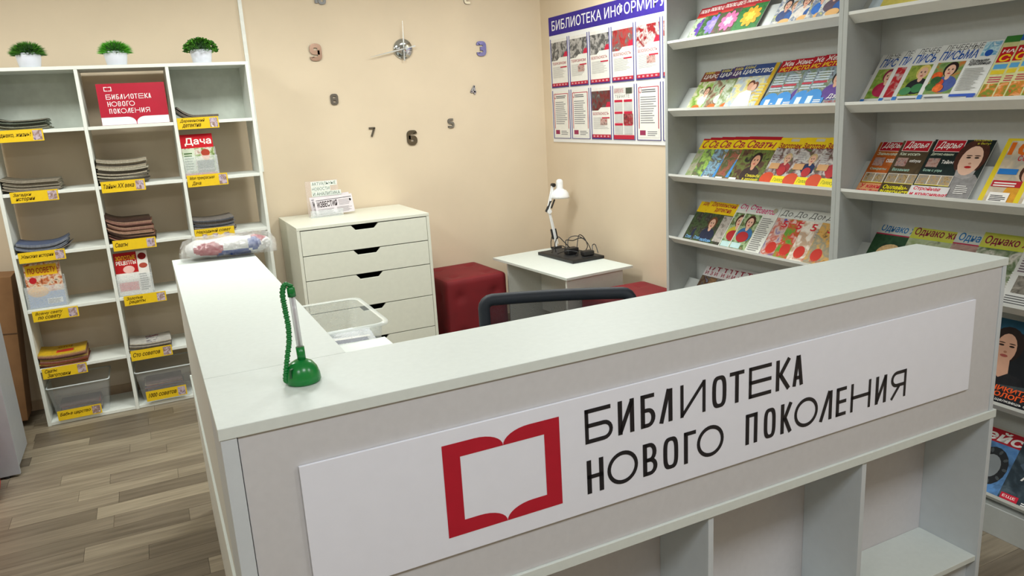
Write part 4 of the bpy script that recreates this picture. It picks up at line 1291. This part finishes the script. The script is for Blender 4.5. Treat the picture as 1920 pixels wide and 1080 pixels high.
def carm(kind):
    def f(p):
        p.rect(0, 0, 1, 1, pic(['#3a6aa8', '#5a8ac0', '#2c3a4a'] if kind == 0 else ['#1c2428', '#2c3a44', '#5a6a74'], 10, kind)).rect(0, .86, 1, 1, M('#b8b4ac' if kind == 0 else '#2a2c30', .3))
        if kind == 0:
            p.rect(0, .68, 1, .86, M('#b01c2c', .3)).text('Рейс', .1, .70, .95, .84, W_, .2, .03)
            p.ell(.62, .36, .06, .075, M('#23262a', .3)).ell(.62, .36, .035, .045, M('#8a9094', .3))
            for k in range(10):
                a = 2 * PI * k / 10
                p.ell(.62 + .23 * math.cos(a), .36 + .215 * math.sin(a), .01, .006, M('#4a5054', .3), 6, a)
            p.rect(.05, .02, .2, .3, W_).lines(.07, .05, .18, .28, 6, INK)
        else:
            p.rect(.05, .88, .5, .97, M('#b82430', .35)).poly([(.1, .5), (.3, .7), (.8, .74), (1, .66), (1, .46), (.2, .44)], M('#4a5a6a', .2, .2, 30)).ell(.75, .46, .028, .028, M('#0e1012', .3))
            p.text('МОЩЬ', .2, .3, .85, .4, W_, .3, .03).lines(.4, .1, .9, .28, 5, M('#c8a840', .4)).rect(.03, .02, .3, .1, M('#c01c34', .35)).text('ЕЩЕ', .06, .04, .26, .08, W_).lines(.36, .02, .8, .07, 2, W_)
    return f
row_(6, [.375, .165], .225, .285, [carm(0), carm(1)], 'car magazine', 'on the lowest shelf')

# ------------------------------------------------------------------ red poufs, low desk, lamp, flat screen
def rounded_box(mb, sx, sy, sz, r, m, n=14, dimples=()):
    for ax, sgn in ((0, 1), (0, -1), (1, 1), (1, -1), (2, 1), (2, -1)):
        vs, fs = [], []
        S = (sx / 2, sy / 2, sz / 2)
        oth = [a for a in (0, 1, 2) if a != ax]
        for i in range(n + 1):
            for j in range(n + 1):
                p = [0, 0, 0]
                p[ax] = sgn * S[ax]
                p[oth[0]] = (-1 + 2 * i / n) * S[oth[0]]
                p[oth[1]] = (-1 + 2 * j / n) * S[oth[1]]
                q = Vector(p)
                c = Vector([max(-S[k] + r, min(S[k] - r, q[k])) for k in range(3)])
                d = q - c
                if d.length > 1e-9:
                    q = c + d.normalized() * r
                for dp in dimples:
                    e = (q - Vector(dp)).length
                    q = q - Vector([sgn if k == ax else 0 for k in range(3)]) * (.014 * math.exp(-(e / .035) ** 2))
                q.z += sz / 2
                vs.append(q)
        for i in range(n):
            for j in range(n):
                a = i * (n + 1) + j
                f = (a, a + n + 1, a + n + 2, a + 1)
                fs.append(f if (sgn > 0) == (ax != 1) else f[::-1])
        mb.add(vs, fs, m)
def pouf(loc, sx, sy, sz, rot, label):
    t = thing('pouf', loc, label, 'pouf', None, (0, 0, rot))
    mb = MB()
    mb.smooth = True
    g = (-.13, .13)
    dm = [(a * sx / .48, b * sy / .48, sz / 2) for a in g for b in g] + [(a, s * sy / 2, b) for a in g for b in g for s in (1, -1)] + [(s * sx / 2, a, b) for a in g for b in g for s in (1, -1)]
    rounded_box(mb, sx, sy, sz, .03, M('#741019', .75, .1, 9, .12), 26, dm)
    mb.obj('cover', t)
    bt = MB()
    for d in dm[:4]:
        bt.lathe([(.0, .004), (.009, .001), (.009, -.004)][::-1], M('#741018', .7), (d[0], d[1], sz - .012), 10)
    bt.obj('buttons', t)
    return t
pouf((1.862, 3.53, 0), .46, .50, .51, .05, 'dark red cube pouf between the chest of drawers and the low desk')
pouf((2.455, 2.285, 0), .47, .44, .505, .0, 'red cube pouf between the low desk and the magazine rack')
t = thing('round_seat', (-1.06, 2.58, 0), 'round red seat just peeping in at the left photo edge', 'seat')
mb = MB()
mb.smooth = True
mb.lathe([(.16, 0), (.19, .02), (.2, .06), (.2, .30), (.18, .36), (.12, .385), (0, .39)], M('#b01a1e', .6, .06), n=32)
mb.obj('cover', t)

DZ = .592
dk = thing('low_desk', (2.362, 3.0, 0), 'low white desk with panel legs in the corner under the lamp', 'desk', None, (0, 0, math.radians(5.0)))
dx, dy = .258, .452
board('desktop', dk, -dx, dx, -dy, dy, DZ - .016, DZ, WHITE)
board('end_panel', dk, -dx + .02, dx - .06, -dy + .03, -dy + .046, 0, DZ - .0163, WHITE2)
board('end_panel', dk, -dx + .05, dx - .06, dy - .12, dy - .104, 0, DZ - .0163, WHITE2)
board('modesty_panel', dk, dx - .20, dx - .184, -dy + .047, dy - .121, .18, DZ - .0163, WHITE2)

LPW = M('#eceef0', .2, .01)
lp = thing('desk_lamp', (2.555, 3.38, DZ), 'white jointed desk lamp with bell shade clamped to the low desk', 'lamp')
BK = M('#1c1c1e', .4)
c = MB().box(-.035, .035, -.02, .02, .0005, .022, BK)
c.obj('clamp', lp, .004)
P0, P1, P2 = Vector((0, 0, .022)), Vector((-.055, -.01, .285)), Vector((-.012, -.01, .468))
mb = MB()
mb.tube([P0, P0 + (P1 - P0) * .5, P1], .0075, LPW, 8)
mb.tube([P0 + Vector((.012, 0, .02)), P1 + Vector((.012, 0, -.02))], .0045, LPW, 8)
mb.obj('lower_arm', lp)
mb = MB()
mb.tube([P1, P2], .0075, LPW, 8)
mb.tube([P1 + Vector((-.014, 0, .01)), P2 + Vector((-.012, 0, -.005))], .0045, LPW, 8)
mb.obj('upper_arm', lp)
for a, b in ((.22, .5),):
    for o_ in (-.014, .02):
        MB().tube([P0 + (P1 - P0) * a + Vector((o_, 0, 0)), P0 + (P1 - P0) * b + Vector((o_, 0, 0))], .007, BK, 8).obj('spring', lp)
MB().tube([P1 + Vector((-.025, 0, -.0)), P1 + Vector((.02, 0, .075))], .008, BK, 8).obj('spring', lp)
MB().tube([P1 + Vector((.02, 0, .02)), P1 + Vector((.05, 0, .08))], .006, BK, 8).obj('spring', lp)
MB().tube([P1 + Vector((0, -.012, 0)), P1 + Vector((0, .012, 0))], .017, LPW, 12).obj('joint', lp)
MB().tube([P2 + Vector((0, -.014, 0)), P2 + Vector((0, .014, 0))], .014, BK, 12).obj('joint', lp)
mb = MB()
mb.smooth = True
pr = [(.112, 0), (.110, .02), (.1, .055), (.075, .085), (.043, .102), (.040, .11), (.040, .17), (.036, .192), (.022, .206), (0, .21)]
mb.lathe([(.108, 0), (.104, .03), (.09, .06), (.06, .085), (.02, .09)], M('#d8d8d4', .4), n=32)
mb.lathe(pr, LPW, n=32)
sh = mb.obj('shade', lp)
sh.location = (.036, -.01, .372)
sh.scale = (.64, .64, .64)
sh.rotation_euler = (0, .04, 0)
mb = MB()
mb.tube([(-.03, 0, .12), (-.045, 0, .06), (-.04, .01, .015), (-.02, .02, .004)], .003, BK, 6)
mb.obj('cable', lp)

sn = thing('flat_screen', (2.497, 3.085, DZ), 'flat black screen lying on the low desk', 'screen', None, (0, 0, math.radians(4)))
board('housing', sn, -.128, .128, -.218, .218, .0006, .022, M('#1b1b1c', .35, .06), .004)
board('panel', sn, -.117, .117, -.206, .206, .0223, .0235, M('#202224', .5, .06), .0005)
ad = thing('cable_bundle', (2.505, 3.06, DZ + .0242), 'tangle of black cables with a plug block on the flat screen', 'cables')
MB().box(-.055, .03, -.03, .03, .0005, .045, BK).obj('plug_block', ad, .006)
MB().box(.0, .08, -.15, -.095, .0005, .035, BK).obj('adapter', ad, .008)
rr = random.Random(5)
cb = [[(-.09, .08, .01), (-.1, .07, .07), (-.085, .05, .12), (-.06, .02, .09), (-.02, 0, .04)], [(-.03, .02, .04), (.0, .05, .1), (.06, .03, .11), (.1, -.02, .07), (.11, -.06, .01)],
      [(.02, -.02, .04), (.05, .0, .12), (.09, .0, .1), (.08, -.06, .05), (.02, -.11, .02)], [(-.05, .0, .04), (-.03, .04, .09), (.03, .05, .08), (.08, .05, .09), (.12, .04, .085)],
      [(-.1, .04, .006), (-.06, -.02, .03), (.0, -.06, .02), (-.04, -.1, .006)], [(.1, -.09, .01), (.12, -.06, .05), (.13, -.08, .055), (.125, -.12, .006)], [(-.11, .1, .006), (-.08, .12, .03), (-.05, .08, .05), (-.03, .03, .04)]]
def smooth_path(pts, k=6):
    pts = [Vector(p) for p in pts]
    out = []
    for i in range(len(pts) - 1):
        a, b, c_, d = pts[max(i - 1, 0)], pts[i], pts[i + 1], pts[min(i + 2, len(pts) - 1)]
        for j in range(k):
            t_ = j / k
            out.append(.5 * ((2 * b) + (c_ - a) * t_ + (2 * a - 5 * b + 4 * c_ - d) * t_ ** 2 + (3 * b - a - 3 * c_ + d) * t_ ** 3))
    out.append(pts[-1])
    return out
for p_ in cb:
    MB().tube(smooth_path(p_), .0032, BK, 6).obj('cable', ad)

# ------------------------------------------------------------------ office chair behind the counter
ca = math.atan2(.72 - .951, 1.382 - .922)
oc = thing('office_chair', (1.215, .97, -.012), 'dark blue-black office chair with mesh back behind the counter', 'chair', None, (0, 0, ca))
NV = M('#141c28', .6, .1)
NV2 = M('#10151e', .7, .1, 60)
def back_pt(u, z):
    return Vector((u, -.145 - .02 * (u / .25) ** 2 + .06 + .10 * (1.0 - z) * .3, z))
lp_ = []
bw, zt, zb2 = .255, .985, .52
for i in range(9):
    a = i / 8
    lp_.append((-bw + .03 + (2 * bw - .06) * a, zt))
crn = lambda cx, cz, a0: [(cx + .03 * math.cos(math.radians(a0 - 90 * i / 4)), cz + .03 * math.sin(math.radians(a0 - 90 * i / 4))) for i in range(1, 4)]
loop = lp_ + crn(bw - .03, zt - .03, 90) + [(bw, zt - .03 - (zt - zb2 - .06) * i / 5) for i in range(6)] + crn(bw - .03, zb2 + .03, 0) + [(bw - .03 - (2 * bw - .06) * i / 5, zb2) for i in range(6)] + crn(-bw + .03, zb2 + .03, -90) + [(-bw, zb2 + .03 + (zt - zb2 - .06) * i / 5) for i in range(6)] + crn(-bw + .03, zt - .03, 180)
mb = MB()
mb.smooth = True
mb.tube([back_pt(u, z) for u, z in loop], .021, NV, 10, True)
mb.obj('back_frame', oc)
meshm = bpy.data.materials.new('chair_mesh')
meshm.use_nodes = True
nt = meshm.node_tree
_b = nt.nodes['Principled BSDF']
_b.inputs['Base Color'].default_value = lin('#1a2028')
_b.inputs['Roughness'].default_value = .8
_tr = nt.nodes.new('ShaderNodeBsdfTransparent')
_mx = nt.nodes.new('ShaderNodeMixShader')
_vo = nt.nodes.new('ShaderNodeTexChecker')
_vo.inputs['Scale'].default_value = 420
_tc = nt.nodes.new('ShaderNodeTexCoord')
_mr = nt.nodes.new('ShaderNodeMapRange')
_mr.inputs['To Min'].default_value = .45
_mr.inputs['To Max'].default_value = .8
nt.links.new(_tc.outputs['Object'], _vo.inputs['Vector'])
nt.links.new(_vo.outputs['Fac'], _mr.inputs['Value'])
nt.links.new(_mr.outputs['Result'], _mx.inputs['Fac'])
nt.links.new(_tr.outputs[0], _mx.inputs[1])
nt.links.new(_b.outputs[0], _mx.inputs[2])
nt.links.new(_mx.outputs[0], nt.nodes['Material Output'].inputs['Surface'])
mb = MB()
NU, NZ = 10, 8
vs = [back_pt(-bw + 2 * bw * i / NU, zb2 + (zt - zb2) * j / NZ) for j in range(NZ + 1) for i in range(NU + 1)]
mb.add(vs, [(j * (NU + 1) + i, j * (NU + 1) + i + 1, (j + 1) * (NU + 1) + i + 1, (j + 1) * (NU + 1) + i) for j in range(NZ) for i in range(NU)], meshm)
mb.smooth = True
mb.obj('mesh_back', oc)
mb = MB()
mb.smooth = True
rounded_box(mb, .48, .46, .08, .035, NV2, 10)
s_ = mb.obj('seat', oc)
s_.location = (0, .14, .42)
MB().tube([(0, -.06, .44), (0, -.13, .46), (0, -.12, .56)], .02, NV, 8).obj('back_support', oc)
MB().tube([(0, .14, .1), (0, .14, .43)], .025, BK, 12).obj('gas_column', oc)
for k in range(5):
    a = 2 * PI * k / 5 + .3
    e = Vector((.28 * math.cos(a), .14 + .28 * math.sin(a), .07))
    MB().tube([(0, .14, .11), e], [.022, .014], BK, 8).obj('base_leg', oc)
    MB().lathe([(.0, -.012), (.024, -.012), (.026, 0), (.024, .012), (0, .012)], BK, (0, 0, 0), 16).obj('caster', oc).matrix_local = Matrix.Translation((e.x, e.y, .0385)) @ Matrix.Rotation(PI / 2, 4, 'X')

# ------------------------------------------------------------------ low cabinet with clear tub behind the counter arm
pc_ = thing('low_cabinet', (0, 0, 0), 'low white cabinet behind the counter arm under the clear tub', 'cabinet')
board('body', pc_, .31, .76, 1.555, 2.10, .02, .578, CHESTM)
board('top', pc_, .305, .765, 1.552, 2.105, .5785, .596, CHESTM)
board('plinth', pc_, .33, .74, 1.575, 2.08, 0, .0195, CHESTM)
tb = thing('clear_tub', (.537, 1.82, .5965), 'clear plastic tub with rounded rim holding papers behind the counter arm', 'tub')
CP2 = clear_plastic('tub_plastic', '#e6ebe8', .70, .15)
def rr2(wx, wy, r, zz, k=5):
    pts = []
    for cx, cy, a0 in ((wx - r, wy - r, 0), (-wx + r, wy - r, 90), (-wx + r, -wy + r, 180), (wx - r, -wy + r, 270)):
        for i in range(k + 1):
            a = math.radians(a0 + 90 * i / k)
            pts.append((cx + r * math.cos(a), cy + r * math.sin(a), zz))
    return pts
lo, hi = rr2(.185, .215, .04, .003), rr2(.21, .24, .045, .195)
n = len(lo)
mb = MB()
mb.smooth = True
mb.add(lo + hi, [(i, (i + 1) % n, (i + 1) % n + n, i + n) for i in range(n)], CP2)
mb.obj('tub_wall', tb)
MB().poly(lo, CP2).obj('tub_floor', tb)
mb = MB()
mb.smooth = True
r1_, r2_, r3_ = rr2(.21, .24, .045, .195), rr2(.228, .258, .05, .198), rr2(.23, .26, .05, .186)
mb.add(r1_ + r2_ + r3_, [(i, (i + 1) % n, (i + 1) % n + n, i + n) for i in range(n)] + [(i + n, (i + 1) % n + n, (i + 1) % n + 2 * n, i + 2 * n) for i in range(n)], clear_plastic('tub_rim', '#e9eeea', .45, .12))
mb.obj('rim', tb)
for k in range(9):
    o = std_mag(.30, .21, .010, M(['#e6e8ea', '#dfe2e6', '#cfd2d8'][k % 3], .3, .06, 30)).obj('paper_packet')
    o.location = (.40 + .012 * (k % 3), 1.68 + .01 * (k % 2), .6005 + .012 + .0115 * k)
    o.rotation_euler = (0, 0, .12 * math.sin(k * 2.1))
    tag(o, 'white paper packet in the clear tub, ' + POS[8 - k], 'paper', 'paper packets in the tub')
    if k == 8:
        p = Print(.30, .21)
        p.lines(.1, .55, .6, .85, 5, M('#6a7078', .5)).rect(.05, .05, .9, .35, M('#8e909c', .4, .1)).rect(.1, .3, .95, .42, W_)
        p.obj('printed_text', o)

# ------------------------------------------------------------------ things on the counter
GR = M('#0f7a34', .25, .03)
pn = thing('desk_pen', (.181, .163, H + .0004), 'green desk pen on a round green foot with coiled cord on the counter', 'pen')
mb = MB()
mb.smooth = True
mb.lathe([(0, 0), (.033, 0), (.0355, .004), (.0345, .016), (.030, .030), (.022, .041), (.011, .047), (0, .048)], GR, n=36)
mb.obj('foot', pn)
MB().box(-.0022, .0022, -.034, -.012, .004, .036, M('#064a1e', .4)).obj('slot', pn).matrix_local = Matrix.Rotation(-.9, 4, 'Z')
mb = MB()
mb.smooth = True
ax0, ax1 = Vector((.002, 0, .042)), Vector((-.002, .0, .199))
A = lambda t_: ax0 + (ax1 - ax0) * t_
mb.tube([A(0), A(.2)], .0085, GR, 16)
mb.obj('socket', pn)
mb = MB()
mb.smooth = True
mb.tube([A(.2), A(.9)], .0062, clear_plastic('pen_barrel', '#dcdce0', .45, .1), 16)
mb.obj('barrel', pn)
MB().tube([A(.21), A(.88)], .0022, M('#8a7a80', .4), 8).obj('refill', pn)
mb = MB()
mb.smooth = True
mb.tube([A(.87), A(.985), A(1.0)], [.0082, .0078, .005], GR, 16)
mb.obj('cap', pn)
cp = smooth_path([A(.985) + Vector((0, 0, .004)), A(1.0) + Vector((-.010, 0, .006)), A(.93) + Vector((-.017, 0, 0)), A(.72) + Vector((-.017, 0, 0)), A(.5) + Vector((-.016, 0, 0)), A(.3) + Vector((-.019, 0, 0)), A(.1) + Vector((-.027, 0, 0)),
                  Vector((-.034, -.004, .02)), Vector((-.033, -.006, .008)), Vector((-.024, -.01, .008))], 8)
hel = []
LN = len(cp)
for i in range(LN - 1):
    for j in range(4):
        p_ = cp[i].lerp(cp[i + 1], j / 4)
        a = (i * 4 + j) * PI / 2 * .9
        hel.append(p_ + Vector((math.cos(a) * .0040, math.sin(a) * .0040, 0)))
mb = MB()
mb.smooth = True
mb.tube(hel, .0024, GR, 6)
mb.tube(cp, .0042, GR, 8)
mb.obj('coiled_cord', pn)

# rolled flag in a plastic sleeve
pk = thing('wrapped_flag', (.213, 1.845, H + .0006), 'white, red and blue flag rolled in a crinkled plastic sleeve at the counter end', 'package', None, (0, 0, -.10))
WF, RF, BF = M('#e8e8e6', .6, .03, 30), M('#b01c3c', .55, .06, 30), M('#2a4a9c', .55, .06, 30)
mb = MB()
mb.smooth = True
NU, NA = 48, 28
vs, fl = [], []
for i in range(NU + 1):
    u = i / NU
    env = (max(0.0, 1 - abs(2 * u - 1) ** 6)) ** .5
    for j in range(NA):
        a = 2 * PI * j / NA
        nn = noise.noise(Vector((u * 7, math.cos(a) * 1.3, math.sin(a) * 1.3)))
        ry, rz = (.055 + .008 * nn) * env, (.036 + .007 * nn) * env
        vs.append(((u - .5) * .325, ry * math.cos(a), .040 + rz * math.sin(a)))
mb.v = [tuple(v) for v in vs]
for i in range(NU):
    for j in range(NA):
        k = (j + 1) % NA
        u = (i + .5) / NU
        a = 2 * PI * (j + .5) / NA
        deg = math.degrees(a) % 360
        m = WF
        if ((u - .27) / .17) ** 2 + ((deg - 176) / 46) ** 2 < 1:
            m = RF
        elif .36 < u < .74 and 188 + 60 * abs(u - .55) < deg < 250:
            m = BF
        elif ((u - .80) / .08) ** 2 + ((deg - 160) / 42) ** 2 < 1:
            m = BF
        elif ((u - .86) / .08) ** 2 + ((deg - 110) / 40) ** 2 < 1:
            m = RF
        mb.f.append((i * NA + j, (i + 1) * NA + j, (i + 1) * NA + k, i * NA + k))
        mb.m.append(mb.mi(m))
mb.obj('rolled_flag', pk)
sl = bpy.data.materials.new('crinkled_film')
sl.use_nodes = True
nt = sl.node_tree
gl = nt.nodes.new('ShaderNodeBsdfGlossy')
gl.inputs['Roughness'].default_value = .12
tr = nt.nodes.new('ShaderNodeBsdfTransparent')
mx = nt.nodes.new('ShaderNodeMixShader')
mx.inputs['Fac'].default_value = .36
nz = nt.nodes.new('ShaderNodeTexNoise')
nz.inputs['Scale'].default_value = 90
nz.inputs['Detail'].default_value = 5
tc = nt.nodes.new('ShaderNodeTexCoord')
nt.links.new(tc.outputs['Object'], nz.inputs['Vector'])
bp = nt.nodes.new('ShaderNodeBump')
bp.inputs['Strength'].default_value = 1.0
bp.inputs['Distance'].default_value = .02
nt.links.new(nz.outputs['Fac'], bp.inputs['Height'])
nt.links.new(bp.outputs['Normal'], gl.inputs['Normal'])
nt.links.new(tr.outputs[0], mx.inputs[1])
nt.links.new(gl.outputs[0], mx.inputs[2])
nt.links.new(mx.outputs[0], nt.nodes['Material Output'].inputs['Surface'])
mb = MB()
vs = []
for i in range(NU + 1):
    u = i / NU
    e = max(0.0, 1 - abs(2 * u - 1) ** 10)
    for j in range(NA):
        a = 2 * PI * j / NA
        nn = noise.noise(Vector((u * 30, math.cos(a) * 4.5, math.sin(a) * 4.5))) * 1.3
        ry, rz = .064 + .006 * nn, (.044 + .009 * nn) * (.55 + .45 * e)
        vs.append(((u - .5) * .362, ry * math.cos(a), max(.0004, .044 * (.6 + .4 * e) + rz * math.sin(a))))
mb.add(vs, [(i * NA + j, (i + 1) * NA + j, (i + 1) * NA + (j + 1) % NA, i * NA + (j + 1) % NA) for i in range(NU) for j in range(NA)], sl)
mb.obj('plastic_sleeve', pk)

# ------------------------------------------------------------------ left edge: carton and grey cabinet
ct = thing('cardboard_carton', (-.86, 3.52, 0), 'brown cardboard carton leaning beside the cubby shelf', 'carton', None, (0, math.radians(4.6), 0))
CB = M('#8a6440', .8, .1, 12, .1)
MB().box(-.42, 0, 0, .2, .034, .87, CB).obj('body', ct, .003)
MB().box(-.40, -.0, -.0012, -.0002, .545, .552, M('#5a4028', .8)).obj('flap_seam', ct)
MB().box(-.24, -.18, -.0014, -.0002, .034, .87, M('#a07a50', .35)).obj('tape', ct)
gc = thing('grey_cabinet', (0, 0, 0), 'grey cabinet end standing at the left photo edge', 'cabinet')
GC = M('#a4a8ae', .5, .03)
board('end_panel', gc, -1.45, -.812, 2.785, 2.803, .012, .80, GC)
board('body', gc, -1.44, -.83, 2.8034, 3.20, .012, .79, GC)
for fx in (-.87, -1.40):
    MB().lathe([(.014, 0), (.014, .0118)], BLACK, (fx, 2.797, 0), 12).obj('foot', gc)
